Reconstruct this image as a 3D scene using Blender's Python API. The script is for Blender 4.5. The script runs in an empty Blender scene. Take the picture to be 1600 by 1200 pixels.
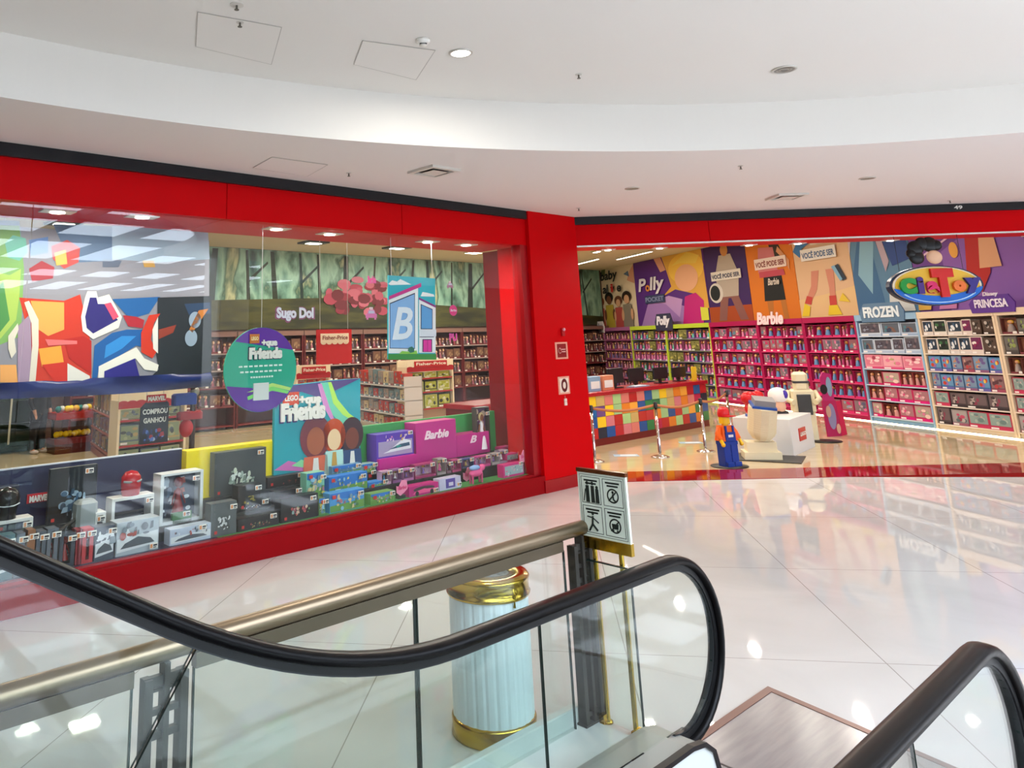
import bpy, math, random
from mathutils import Vector, Matrix
random.seed(7)
C = bpy.context.scene.collection
PI = math.pi
# ---------------------------------------------------------------- camera (a shifted-lens phone picture), world, light, exposure
FPX, PX, PY, PITCH, ROLL, CAMZ = 1183.01, 631.44, 262.92, 0.22428, -0.029277, 2.2
_F = Vector((0, math.cos(PITCH), math.sin(PITCH))); _U0 = Vector((0, -math.sin(PITCH), math.cos(PITCH))); _R0 = Vector((1, 0, 0))
_R = _R0*math.cos(ROLL) + _U0*math.sin(ROLL); _U = -_R0*math.sin(ROLL) + _U0*math.cos(ROLL)
cd = bpy.data.cameras.new('camera'); cam = bpy.data.objects.new('camera', cd); C.objects.link(cam)
cam.matrix_world = Matrix(((_R.x, _U.x, -_F.x, 0), (_R.y, _U.y, -_F.y, 0), (_R.z, _U.z, -_F.z, CAMZ), (0, 0, 0, 1)))
cd.sensor_width = 36; cd.sensor_fit = 'HORIZONTAL'; cd.lens = FPX*36/1600
cd.shift_x = (800-PX)/1600; cd.shift_y = (PY-600)/1600
cd.clip_start = 0.05; cd.clip_end = 300
sc = bpy.context.scene; sc.camera = cam
sc.view_settings.view_transform = 'Standard'; sc.view_settings.look = 'None'
sc.view_settings.gamma = 1; sc.view_settings.use_curve_mapping = False
sc.view_settings.exposure = 0.12
w = bpy.data.worlds.new('daylight'); sc.world = w; w.use_nodes = True
w.node_tree.nodes['Background'].inputs[0].default_value = (0.96, 0.98, 1.0, 1)
w.node_tree.nodes['Background'].inputs[1].default_value = 0.45
SKY_POWER = 7.5
def area(name, loc, sx, sy, power, color=(1, 1, 1), rot=(0, 0, 0), spread=PI):
    l = bpy.data.lights.new(name, 'AREA'); l.shape = 'RECTANGLE'; l.size = sx; l.size_y = sy; l.energy = power; l.color = color; l.spread = spread
    o = bpy.data.objects.new(name, l); o.location = loc; o.rotation_euler = rot; C.objects.link(o); return o
# ---------------------------------------------------------------- frames: local x = along the front to the viewer's right, y = away from the viewer, z up
class Fr:
    def __init__(s, o, az): s.o = Vector((o[0], o[1], 0)); s.az = az; s.x = Vector((math.cos(az), math.sin(az), 0)); s.y = Vector((-math.sin(az), math.cos(az), 0))
    def W(s, x, y, z=0): return s.o + s.x*x + s.y*y + Vector((0, 0, z))
    def ray(s, px, py): return _R*(px-PX) - _U*(py-PY) + _F*FPX
    def pix(s, px, py, y):                       # where the plane at depth y is met: (x, z) in this frame
        r = s.ray(px, py); o = Vector((0, 0, CAMZ)) - s.o; t = (y - o.dot(s.y))/r.dot(s.y); p = o + r*t
        return p.dot(s.x), p.z
    def flo(s, px, py, z=0):
        r = s.ray(px, py); p = Vector((0, 0, CAMZ)) + r*((z-CAMZ)/r.z) - s.o
        return p.dot(s.x), p.dot(s.y)
LF = Fr((0, 0), 0.71152)                          # left shop window, escalator, railing
RF = Fr((2.767, 12.532), -0.036723)               # opening on the right
WF = Fr((11.76, 15.432), math.radians(101.311)-PI)  # long shelf wall; x = 0 at its near end, negative away
TF = Fr((0, 0), -0.16863)                         # floor tiles
OF = Fr((0, 0), 0)
# ---------------------------------------------------------------- materials
_mats = {}
def lin(c):
    if isinstance(c, str): c = [int(c[i:i+2], 16)/255 for i in (0, 2, 4)]
    return tuple(x/12.92 if x <= .04045 else ((x+.055)/1.055)**2.4 for x in c)
def M(col, rough=.5, metal=0, coat=0, emit=0, spec=.35):
    k = (col, rough, metal, coat, emit, spec)
    if k in _mats: return _mats[k]
    m = bpy.data.materials.new('paint_%s' % (col if isinstance(col, str) else 'x')); m.use_nodes = True
    b = m.node_tree.nodes['Principled BSDF']; r, g, bb = lin(col)
    b.inputs['Base Color'].default_value = (r, g, bb, 1); b.inputs['Roughness'].default_value = rough; b.inputs['Metallic'].default_value = metal
    b.inputs['Coat Weight'].default_value = coat; b.inputs['Specular IOR Level'].default_value = spec
    if emit: b.inputs['Emission Color'].default_value = (r, g, bb, 1); b.inputs['Emission Strength'].default_value = emit
    _mats[k] = m; return m
def nodes(name):
    m = bpy.data.materials.new(name); m.use_nodes = True; nt = m.node_tree; b = nt.nodes['Principled BSDF']
    def N(t, **kw):
        n = nt.nodes.new(t)
        for k, v in kw.items(): setattr(n, k, v)
        return n
    return m, nt, b, N, nt.links.new
def glass(name, tint, ior, rough=0.0):
    m = bpy.data.materials.new(name); m.use_nodes = True; nt = m.node_tree; nt.nodes.clear()
    o = nt.nodes.new('ShaderNodeOutputMaterial'); mx = nt.nodes.new('ShaderNodeMixShader'); t = nt.nodes.new('ShaderNodeBsdfTransparent'); g = nt.nodes.new('ShaderNodeBsdfGlossy'); lw = nt.nodes.new('ShaderNodeLayerWeight'); pw = nt.nodes.new('ShaderNodeMath'); f = nt.nodes.new('ShaderNodeMapRange'); f0 = ((ior-1)/(ior+1))**2
    t.inputs[0].default_value = (*tint, 1); g.inputs['Roughness'].default_value = rough; lw.inputs[0].default_value = .5; pw.operation = 'POWER'; pw.inputs[1].default_value = 5; nt.links.new(lw.outputs['Facing'], pw.inputs[0]); nt.links.new(pw.outputs[0], f.inputs[0]); f.inputs[3].default_value = f0; f.inputs[4].default_value = 1
    nt.links.new(f.outputs[0], mx.inputs[0]); nt.links.new(t.outputs[0], mx.inputs[1]); nt.links.new(g.outputs[0], mx.inputs[2]); nt.links.new(mx.outputs[0], o.inputs[0]); return m
def tile_floor():
    m, nt, b, N, L = nodes('polished_tile')
    tc = N('ShaderNodeTexCoord'); sep = N('ShaderNodeSeparateXYZ'); L(tc.outputs['Object'], sep.inputs[0])
    def joint(sock, period, off):
        a = N('ShaderNodeMath', operation='ADD'); L(sock, a.inputs[0]); a.inputs[1].default_value = -off + period*50
        mo = N('ShaderNodeMath', operation='MODULO'); L(a.outputs[0], mo.inputs[0]); mo.inputs[1].default_value = period
        s = N('ShaderNodeMath', operation='LESS_THAN'); L(mo.outputs[0], s.inputs[0]); s.inputs[1].default_value = 0.008; return s.outputs[0]
    j = N('ShaderNodeMath', operation='MAXIMUM'); L(joint(sep.outputs[0], 1.69, 2.13), j.inputs[0]); L(joint(sep.outputs[1], 2.17, 6.15), j.inputs[1])
    no = N('ShaderNodeTexNoise'); no.inputs['Scale'].default_value = .9; no.inputs['Detail'].default_value = 6; no.inputs['Distortion'].default_value = 1.4; L(tc.outputs['Object'], no.inputs['Vector'])
    cr = N('ShaderNodeValToRGB'); cr.color_ramp.elements[0].position = .3; cr.color_ramp.elements[0].color = (*lin('cac6c1'), 1); cr.color_ramp.elements[1].position = .6; cr.color_ramp.elements[1].color = (*lin('d2cec9'), 1); L(no.outputs[0], cr.inputs[0])
    mx = N('ShaderNodeMix', data_type='RGBA'); L(j.outputs[0], mx.inputs[0]); L(cr.outputs[0], mx.inputs[6]); mx.inputs[7].default_value = (*lin('a29b95'), 1)
    L(mx.outputs[2], b.inputs['Base Color']); b.inputs['Roughness'].default_value = .025; b.inputs['IOR'].default_value = 1.5
    return m
def noisy(name, c0, c1, scale, rough, stretch=(1, 1, 1), detail=4, coord='Object', dist=0):
    m, nt, b, N, L = nodes(name)
    tc = N('ShaderNodeTexCoord'); mp = N('ShaderNodeMapping'); mp.inputs['Scale'].default_value = stretch; L(tc.outputs[coord], mp.inputs[0])
    no = N('ShaderNodeTexNoise'); no.inputs['Scale'].default_value = scale; no.inputs['Detail'].default_value = detail; no.inputs['Distortion'].default_value = dist; L(mp.outputs[0], no.inputs['Vector'])
    cr = N('ShaderNodeValToRGB'); cr.color_ramp.elements[0].position = .35; cr.color_ramp.elements[0].color = (*lin(c0), 1); cr.color_ramp.elements[1].position = .65; cr.color_ramp.elements[1].color = (*lin(c1), 1)
    L(no.outputs[0], cr.inputs[0]); L(cr.outputs[0], b.inputs['Base Color']); b.inputs['Roughness'].default_value = rough; return m
def ramp_noise(name, cols, scale, stretch=(1, 1, 1), detail=6, rough=.5, dist=.6):
    m, nt, b, N, L = nodes(name)
    tc = N('ShaderNodeTexCoord'); mp = N('ShaderNodeMapping'); mp.inputs['Scale'].default_value = stretch; L(tc.outputs['Object'], mp.inputs[0])
    no = N('ShaderNodeTexNoise'); no.inputs['Scale'].default_value = scale; no.inputs['Detail'].default_value = detail; no.inputs['Distortion'].default_value = dist; L(mp.outputs[0], no.inputs['Vector'])
    cr = N('ShaderNodeValToRGB'); e = cr.color_ramp.elements; n = len(cols)
    while len(e) < n: e.new(.5)
    for i, c in enumerate(cols): e[i].position = .25+.5*i/(n-1); e[i].color = (*lin(c), 1)
    L(no.outputs[0], cr.inputs[0]); L(cr.outputs[0], b.inputs['Base Color']); b.inputs['Roughness'].default_value = rough; return m
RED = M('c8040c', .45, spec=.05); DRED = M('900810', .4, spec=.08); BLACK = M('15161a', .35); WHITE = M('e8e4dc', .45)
BRASS = M('c9a544', .16, 1); STEEL = M('b8b4ae', .25, 1); BRONZE = M('98866f', .36, 1); CHROME = M('d8d8d8', .08, 1); GREYM = M('6a6660', .35, .8)
RUBBER = M('070607', .28, spec=.16)
# ---------------------------------------------------------------- mesh builder
_txt = {}
def text_geo(s, shear=0, bold=0, ext=.01):
    k = (s, shear, bold, ext)
    if k in _txt: return _txt[k]
    cu = bpy.data.curves.new('t', 'FONT'); cu.body = s; cu.size = 1; cu.extrude = ext; cu.offset = bold; cu.shear = shear; cu.resolution_u = 3; cu.fill_mode = 'BOTH'
    o = bpy.data.objects.new('t', cu); C.objects.link(o); dg = bpy.context.evaluated_depsgraph_get(); me = bpy.data.meshes.new_from_object(o.evaluated_get(dg))
    vs = [tuple(v.co) for v in me.vertices]; fs = [tuple(p.vertices) for p in me.polygons]
    C.objects.unlink(o); bpy.data.objects.remove(o); bpy.data.curves.remove(cu); bpy.data.meshes.remove(me)
    xs = [v[0] for v in vs]; ys = [v[1] for v in vs]
    _txt[k] = (vs, fs, min(xs), max(xs), min(ys), max(ys)); return _txt[k]
class MB:
    def __init__(s): s.v = []; s.f = []; s.m = []; s.mats = []; s.sm = []
    def add(s, vs, fs, mat, smooth=False):
        if mat not in s.mats: s.mats.append(mat)
        k = s.mats.index(mat); b = len(s.v); s.v += [tuple(v) for v in vs]
        for f in fs: s.f.append([b+i for i in f]); s.m.append(k); s.sm.append(smooth)
        return s
    def box(s, x0, x1, y0, y1, z0, z1, mat):
        return s.add([(x0, y0, z0), (x1, y0, z0), (x1, y1, z0), (x0, y1, z0), (x0, y0, z1), (x1, y0, z1), (x1, y1, z1), (x0, y1, z1)],
                     [(0, 3, 2, 1), (4, 5, 6, 7), (0, 1, 5, 4), (1, 2, 6, 5), (2, 3, 7, 6), (3, 0, 4, 7)], mat)
    def rbox(s, x0, x1, y0, y1, z0, z1, mat, r=.01):  # box with chamfered upright edges and top
        p = [(x0+r, y0), (x1-r, y0), (x1, y0+r), (x1, y1-r), (x1-r, y1), (x0+r, y1), (x0, y1-r), (x0, y0+r)]
        cx, cy = (x0+x1)/2, (y0+y1)/2; kx = 1-2*r/(x1-x0); ky = 1-2*r/(y1-y0)
        vs = [(x, y, z0) for x, y in p] + [(x, y, z1-r) for x, y in p] + [(cx+(x-cx)*kx, cy+(y-cy)*ky, z1) for x, y in p]
        fs = [tuple(range(7, -1, -1)), tuple(range(16, 24))]
        for b in (0, 8): fs += [(b+i, b+(i+1) % 8, b+8+(i+1) % 8, b+8+i) for i in range(8)]
        return s.add(vs, fs, mat)
    def poly(s, pts, mat): return s.add(pts, [tuple(range(len(pts)))], mat)
    def prism(s, pts, y0, y1, mat, side=None):      # outline in (x, z), from y0 to y1
        n = len(pts); vs = [(x, y0, z) for x, z in pts] + [(x, y1, z) for x, z in pts]
        s.add(vs, [tuple(range(n)), tuple(range(2*n-1, n-1, -1))], mat)
        return s.add(vs, [(i, i+n, (i+1) % n+n, (i+1) % n) for i in range(n)], side or mat)
    def slab(s, pts, z0, z1, mat):                  # outline in (x, y)
        n = len(pts); vs = [(x, y, z0) for x, y in pts] + [(x, y, z1) for x, y in pts]
        return s.add(vs, [tuple(range(n-1, -1, -1)), tuple(range(n, 2*n))] + [(i, (i+1) % n, (i+1) % n+n, i+n) for i in range(n)], mat)
    def lathe(s, prof, mat, n=28, cx=0, cy=0, smooth=True):
        vs = [(cx+r*math.cos(2*PI*i/n), cy+r*math.sin(2*PI*i/n), z) for r, z in prof for i in range(n)]
        fs = [(j*n+i, j*n+(i+1) % n, (j+1)*n+(i+1) % n, (j+1)*n+i) for j in range(len(prof)-1) for i in range(n)]
        s.add(vs, fs, mat, smooth)
        return s
    def cyl(s, cx, cy, z0, z1, r, mat, n=24, r1=None):
        r1 = r if r1 is None else r1
        a = [(cx+r*math.cos(2*PI*i/n), cy+r*math.sin(2*PI*i/n), z0) for i in range(n)]; b = [(cx+r1*math.cos(2*PI*i/n), cy+r1*math.sin(2*PI*i/n), z1) for i in range(n)]
        s.add(a+b, [(i, (i+1) % n, (i+1) % n+n, i+n) for i in range(n)], mat, True)
        return s.add(a+b, [tuple(range(n-1, -1, -1)), tuple(range(n, 2*n))], mat)
    def tube(s, pts, r, mat, n=10, caps=True):
        pts = [Vector(p) for p in pts]; rings = []
        for i, p in enumerate(pts):
            t = (pts[min(i+1, len(pts)-1)]-pts[max(i-1, 0)]).normalized(); a = t.cross(Vector((0, 0, 1)))
            if a.length < .05: a = t.cross(Vector((0, 1, 0)))
            a.normalize(); b = a.cross(t); rr = r[i] if isinstance(r, (list, tuple)) else r
            rings += [p+a*rr*math.cos(2*PI*k/n)+b*rr*math.sin(2*PI*k/n) for k in range(n)]
        s.add(rings, [(j*n+k, j*n+(k+1) % n, (j+1)*n+(k+1) % n, (j+1)*n+k) for j in range(len(pts)-1) for k in range(n)], mat, True)
        if caps: s.add(rings, [tuple(range(n-1, -1, -1)), tuple(range(len(rings)-n, len(rings)))], mat)
        return s
    def sweep(s, path, sec, y, mat, smooth=True, caps=True):  # path in (x, z); sec = (across, outward)
        n = len(sec); vs = []
        for i, (x, z) in enumerate(path):
            a = path[max(i-1, 0)]; b = path[min(i+1, len(path)-1)]; t = Vector((b[0]-a[0], b[1]-a[1])).normalized(); nx, nz = -t.y, t.x
            vs += [(x+nx*v, y+u, z+nz*v) for u, v in sec]
        s.add(vs, [(j*n+k, j*n+(k+1) % n, (j+1)*n+(k+1) % n, (j+1)*n+k) for j in range(len(path)-1) for k in range(n)], mat, smooth)
        if caps: s.add(vs, [tuple(range(n-1, -1, -1)), tuple(range(len(vs)-n, len(vs)))], mat)
        return s
    def ball(s, c, r, mat, n=12, m=8):
        rx, ry, rz = (r, r, r) if not isinstance(r, (list, tuple)) else r; vs = []
        for j in range(m+1):
            a = PI*j/m; vs += [(c[0]+rx*math.sin(a)*math.cos(2*PI*i/n), c[1]+ry*math.sin(a)*math.sin(2*PI*i/n), c[2]+rz*math.cos(a)) for i in range(n)]
        return s.add(vs, [(j*n+i, (j+1)*n+i, (j+1)*n+(i+1) % n, j*n+(i+1) % n) for j in range(m) for i in range(n)], mat, True)
    def ell(s, cx, cz, rx, rz, y, mat, n=24): return s.poly([(cx+rx*math.cos(2*PI*i/n), y, cz+rz*math.sin(2*PI*i/n)) for i in range(n)], mat)
    def text(s, t, x0, x1, zb, h, y, mat, shear=0, bold=.02, ext=.02, rise=0):  # fitted between x0 and x1, height h, facing -y
        vs, fs, ax, bx, ay, by = text_geo(t, shear, bold, .5 if ext else 0)
        k = (x1-x0)/(bx-ax); q = h/(by-ay)
        return s.add([(x0+(v[0]-ax)*k, y+(ext if v[2] < 0 else 0), zb+(v[1]-ay)*q+rise*(v[0]-ax)/(bx-ax)) for v in vs], fs, mat)
    def mesh(s, name):
        me = bpy.data.meshes.new(name); me.from_pydata(s.v, [], s.f)
        for m in s.mats: me.materials.append(m)
        me.polygons.foreach_set('material_index', s.m); me.polygons.foreach_set('use_smooth', s.sm); me.update(); return me
    def part(s, name, parent, label=None, loc=(0, 0, 0), rot=(0, 0, 0), bevel=0):
        o = bpy.data.objects.new(name, s.mesh(name)); C.objects.link(o); o.parent = parent; o.location = loc; o.rotation_euler = rot
        if label: o['label'] = label
        if bevel: bev(o, bevel)
        return o
    def top(s, name, fr, loc, label, cat, group=None, rz=0, bevel=0):
        o = bpy.data.objects.new(name, s.mesh(name)); C.objects.link(o); o.location = fr.W(*loc); o.rotation_euler = (0, 0, fr.az+rz); tag(o, label, cat, group)
        if bevel: bev(o, bevel)
        return o
    def struct(s, name, fr, loc=(0, 0, 0)):
        o = bpy.data.objects.new(name, s.mesh(name)); C.objects.link(o); o.location = fr.W(*loc); o.rotation_euler = (0, 0, fr.az); o['kind'] = 'structure'; return o
def bev(o, wd): m = o.modifiers.new('b', 'BEVEL'); m.width = wd; m.segments = 2; m.limit_method = 'ANGLE'
def tag(o, label, cat, group=None):
    o['label'] = label; o['category'] = cat
    if group: o['group'] = group
    return o
def thing(name, fr, loc, label, cat, group=None, rz=0):
    o = bpy.data.objects.new(name, None); C.objects.link(o); o.empty_display_size = .1; o.location = fr.W(*loc); o.rotation_euler = (0, 0, fr.az+rz); return tag(o, label, cat, group)
def copy_tree(o, parent=None):
    c = o.copy(); C.objects.link(c); c.parent = parent
    for ch in o.children: copy_tree(ch, c)
    return c
ORD = ['first', 'second', 'third', 'fourth', 'fifth', 'sixth', 'seventh', 'eighth', 'ninth', 'tenth', 'eleventh', 'twelfth']
# ================================================================= THE MALL: floor, ceilings, fascias, pillar
GN = 7.68                                          # the shop front's depth in LF
MB().box(-45, 45, -50, 13.2, -.2, 0, tile_floor()).struct('floor', TF)
store_tile = noisy('store_floor', 'c4b088', 'ccb993', 1.2, .06, (1, 3, 1))
f = MB(); pts = [LF.W(-8, 7.9), LF.W(9.9, 7.9), RF.W(0, .45), RF.W(12, .45), WF.W(3, .9), WF.W(-20, .9), LF.W(28.6, 20.4), LF.W(-8, 20.4)]
f.slab([(p.x, p.y) for p in pts], -.15, .004, store_tile).struct('floor', OF)
MB().box(-.04, 11, -.12, .74, -.1, .007, M('8e1210', .05)).struct('trim_1', RF, (0, 0, 0))
CX, CY, CR = 3.606, -2.364, 10.39
ceil_white = M('e6e2dc', .7); ceil_low = M('e6deda', .7)
A0, A1, NA = math.radians(38), math.radians(224), 110
def lim(a):
    r = 32; dx, dy = math.cos(a), math.sin(a); c = Vector((CX, CY, 0)); v = Vector((dx, dy, 0))
    for fr, y in ((LF, GN+.05), (RF, .05)):
        k = v.dot(fr.y)
        if k > 1e-4: r = min(r, (y-(c-fr.o).dot(fr.y))/k)
    return r
angs = [A0+(A1-A0)*i/NA for i in range(NA+1)] + [math.atan2(12.56-CY, 2.80-CX)]; angs.sort()
lo = MB(); vs = []; 
for a in angs: vs += [(CX+CR*math.cos(a), CY+CR*math.sin(a), 4.13), (CX+lim(a)*math.cos(a), CY+lim(a)*math.sin(a), 4.13)]
n = len(angs); lo.add(vs, [(2*i, 2*i+1, 2*i+3, 2*i+2) for i in range(n-1)], ceil_low); lo.add([(x, y, z+.25) for x, y, z in vs], [(2*i, 2*i+2, 2*i+3, 2*i+1) for i in range(n-1)], ceil_low)
lo.struct('ceiling', OF)
ring = MB(); prof = [(CR, 4.13), (CR, 4.66), (CR+.12, 4.66), (CR+.12, 4.131)]; vs = [(CX+r*math.cos(a), CY+r*math.sin(a), z) for a in angs for r, z in prof]
ring.add(vs, [(4*i+k, 4*i+(k+1) % 4, 4*i+4+(k+1) % 4, 4*i+4+k) for i in range(n-1) for k in range(4)], M('e9e5de', .6), False)
o = ring.struct('ceiling', OF)
up = MB(); prof = [(7.3, 4.66), (CR+.1, 4.66), (CR+.1, 4.9), (7.3, 4.9)]; vs = [(CX+r*math.cos(a), CY+r*math.sin(a), z) for a in angs for r, z in prof]
up.add(vs, [(4*i+k, 4*i+(k+1) % 4, 4*i+4+(k+1) % 4, 4*i+4+k) for i in range(n-1) for k in range(4)], ceil_white); up.struct('ceiling', OF)
# daylight roof over the hall behind the viewer: glazing with steel bars
SX0, SX1, SY0, SY1, SZ = -6, 24, -33, -1.6, 5.7
sky = MB().box(SX0, SX1, SY0, SY1, SZ+.1, SZ+.14, M('e3efff', .5, 0, 0, SKY_POWER)).struct('window_1', LF)
fr_ = MB(); bar = M('5d6670', .5)
for i in range(13): x = SX0+i*2.5; fr_.box(x-.17, x+.17, SY0, SY1, SZ-.1, SZ+.1, bar)
for y, hw in ((SY0, .3), (-24, .12), (-17.5, .9), (-9.5, .12), (-5.2, .12), (SY1, .3)): fr_.box(SX0, SX1, y-hw, y+hw, SZ-.14, SZ+.1, bar)
fr_.part('window_frame', sky)
MB().box(-25, 30, -36.3, -36, 0, 6, M('443c37', .6)).struct('wall_back', LF)  # unseen far wall, put in dark to hold down the window's reflections
MB().box(29, 29.3, -36, 5, 0, 6, M('8d8178', .6)).struct('wall_right', LF)  # unseen side wall, added to keep the glass reflections dark
MB().rbox(-.5, .5, -.5, .5, 0, 5.6, M('f4f1ea', .5), .06).struct('column_1', LF, (10.65, -5, 0))
MB().rbox(-.5, .5, -.5, .5, 0, 5.6, M('f4f1ea', .5), .06).struct('column_2', LF, (2.2, -9, 0))
# shop front, left side
sx = [-6] + [LF.pix(355, 290, GN)[0], LF.pix(628, 345, GN)[0]] + [9.09]
for i in range(3):
    MB().box(sx[i]+.004, sx[i+1]-.004, 0, 1.07, 3.595, 4.0, RED).struct('wall_front', LF, (0, GN, 0))
b_ = MB().box(-6, 9.07, -.05, 1.07, 4.0, 4.128, M('16171c', .4)).struct('trim_2', LF, (0, GN, 0))
MB().box(-6, 9.3, 8.3, 8.76, 4.0, 5.0, M('c9bfae', .6)).struct('wall_inner_front', LF)
MB().box(-6, 9.10, -.06, .14, 0, .235, DRED).struct('baseboard_front', LF, (0, GN, 0))
MB().box(-6, 9.10, .02, .10, .235, .262, M('a10a14', .3)).struct('trim_3', LF, (0, GN, 0))
MB().box(8.93, 9.1, .0, .18, .262, 3.6, M('9a0812', .3)).struct('trim_4', LF, (0, GN, 0))
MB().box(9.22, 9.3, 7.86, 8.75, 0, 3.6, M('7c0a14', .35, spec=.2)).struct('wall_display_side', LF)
p0, p1 = LF.W(9.09, 7.62), LF.W(10.28, 7.62); p2 = p1+RF.y*.75; p3 = LF.W(9.09, 8.3)
MB().slab([(p.x, p.y) for p in (p0, p1, p2, p3)], .17, 4.128, RED).struct('pillar_1', OF)
q0, q1 = LF.W(9.07, 7.60), LF.W(10.295, 7.60); q2 = q1+RF.y*.78; q3 = LF.W(9.07, 8.3)
MB().slab([(p.x, p.y) for p in (q0, q1, q2, q3)], 0, .17, M('990a12', .3)).struct('baseboard_pillar', OF)
wg = glass('shop_glass', (.96, .985, .97), 1.44)
edge = M('2b3a36', .2)
gx = [-6, LF.pix(42, 450, GN+.07)[0], LF.pix(345, 450, GN+.07)[0], LF.pix(622, 450, GN+.07)[0], 8.93]
for i in range(4):
    MB().box(gx[i]+.005, gx[i+1]-.005, 0, .012, .262, 3.595, wg).struct('window_%d' % (i+2), LF, (0, GN+.07, 0))
# shop front, right side
seam = RF.pix(1108, 362, 0)[0]
for a, b in ((.02, seam), (seam, 10.2)): MB().box(a+.004, b-.004, 0, .8, 3.655, 4.0, RED).struct('wall_front', RF)
MB().box(.02, 10.2, -.05, .8, 4.0, 4.128, M('16171c', .4)).struct('trim_5', RF)
MB().box(.02, 10.2, -.012, .03, 3.63, 3.655, M('e6e2dc', .25, .4)).struct('trim_6', RF)
MB().box(.02, 10.2, .78, .85, 4.0, 5.0, M('c9bfae', .6)).struct('wall_inner_front', RF)
x0, z0 = RF.pix(1491, 327, -.05); x1, z1 = RF.pix(1503, 321, -.05)
MB().text('49', x0, x1, z0, z1-z0, 0, WHITE, ext=.006).top('unit_number', RF, (0, -.056, 0), 'small white number 49 on the black band above the shop opening', 'sign')
# inside the store: walls and ceiling
pts = [LF.W(-8, 8.7), LF.W(9.4, 8.7), RF.W(0, .8), RF.W(12, .8), WF.W(3.5, .5), WF.W(-20, .5), LF.W(28.6, 20.3), LF.W(-8, 20.3)]
MB().slab([(p.x, p.y) for p in pts], 5.0, 5.1, M('cbbd9f', .7)).struct('ceiling', OF)
MB().box(-20, 3.5, .48, .6, 0, 5.05, M('8a1638', .6)).struct('wall_right', WF)
FN = 20.0
MB().box(-8, 28.6, FN, FN+.15, 0, 5.05, M('5a4038', .6)).struct('wall_back', LF)
MB().box(-8.15, -8, 7.7, FN, 0, 5.05, M('6b5a50', .6)).struct('wall_left', LF)
# ---------------------------------------------------------------- lights of the shop (fixtures stand below them; the square lamps are added)
def spot_fixture(fr, x, y, z, label, group, power=26, col=(1, .93, .82), sq=.16):
    t = thing('spotlight', fr, (x, y, z), label, 'ceiling light', group)
    MB().box(-sq, sq, -sq*.6, sq*.6, -.012, .0, M('d8d4cc', .4, .3)).part('frame', t)
    MB().cyl(0, 0, -.02, -.012, sq*.45, M('fff6e6', .5, 0, 0, 12), 16).part('bulb', t)
    if power: a = area('spot_beam', fr.W(x, y, z-.04), .12, .12, power, col)
    return t
for i, (px, py) in enumerate([(90, 330), (222, 338), (432, 357), (515, 365), (668, 377), (728, 382)]):
    x, y = LF.flo(px, py, 3.595); spot_fixture(LF, x, y, 3.595, 'recessed square spotlight in the window soffit, %s from its left end' % ORD[i], 'spotlights in the window soffit', 24)
for i, (px, py) in enumerate([(100, 347), (490, 378), (620, 386)]):
    x, y = LF.flo(px, py, 5.0); t = thing('panel_spotlight', LF, (x, y, 5.0), 'black framed twin spotlight on the beige shop ceiling, %s from the left' % ORD[i], 'ceiling light', 'twin spotlights on the shop ceiling')
    MB().box(-.35, .35, -.3, .3, -.05, 0, M('2a2622', .4)).part('frame', t); MB().box(-.2, .2, -.12, .12, -.06, -.05, M('fff6e6', .5, 0, 0, 12)).part('bulb', t); area('spot_beam', LF.W(x, y, 4.9), .2, .15, 60, (1, .93, .82))
for i, (px, py) in enumerate([(940, 395), (1021, 391), (1160, 385.5), (1233, 383.5), (1373, 379), (1590, 371.5)]):
    x, y = RF.flo(px, py, 3.655); spot_fixture(RF, x, max(.25, min(.7, y)), 3.655, 'bright recessed spotlight under the red opening soffit, %s from the pillar' % ORD[i], 'spotlights over the opening', 22, sq=.12)
k = 0
for i in range(6):
    for dy in (-3.2, -7.5):
        x = -1.5-3.2*i; p = WF.W(x, dy, 5.0)
        if (p-RF.o).dot(RF.y) < 1.3 or (p-LF.o).dot(LF.y) > 19.5: continue
        t = thing('twin_ceiling_lamp', WF, (x, dy, 5.0), 'white twin lamp fixture on the shop ceiling, %s counted along the shelf wall' % ORD[k], 'ceiling light', 'twin lamps on the shop ceiling'); k += 1
        MB().box(-.24, .24, -.12, .12, -.05, 0, M('cfcabf', .4)).part('housing', t)
        for q in (-.12, .12): MB().cyl(q, 0, -.058, -.05, .07, M('fff4e0', .5, 0, 0, 14), 16).part('bulb', t)
        area('panel_light', WF.W(x, dy, 4.9), .3, .12, 85, (1, .92, .82), (0, 0, WF.az))
for i, (px, py) in enumerate(((912, 409), (990, 398))):
    x, y = WF.flo(px, py, 4.99); t = thing('linear_ceiling_light', WF, (x, y, 5.0), ['long thin white ceiling light beside the pillar edge', 'long thin white ceiling light above the cream and purple banners'][i], 'ceiling light')
    MB().box(-1.3, 1.3, -.08, .08, -.05, 0, M('cfcabf', .4)).part('housing', t); MB().box(-1.26, 1.26, -.05, .05, -.056, -.05, M('fff4e0', .5, 0, 0, 6)).part('diffuser', t)
for i, (x, y) in enumerate(((1, 13), (6, 12), (6, 17), (12, 17), (18, 17.5), (11, 12.8))):
    t = thing('added_lamp', LF, (x, y, 5.0), 'added square white lamp on the shop ceiling, %s of those behind the window' % ORD[i], 'ceiling light', 'added square lamps on the shop ceiling')
    MB().box(-.28, .28, -.2, .2, -.04, 0, M('cfcabf', .4)).part('housing', t); MB().box(-.24, .24, -.16, .16, -.046, -.04, M('fff4e0', .5, 0, 0, 8)).part('diffuser', t); area('added_store_light', LF.W(x, y, 4.9), .5, .3, 95, (1, .92, .82), (0, 0, LF.az))  # added lamps with made-up fixtures, brightening the shop interior
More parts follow.
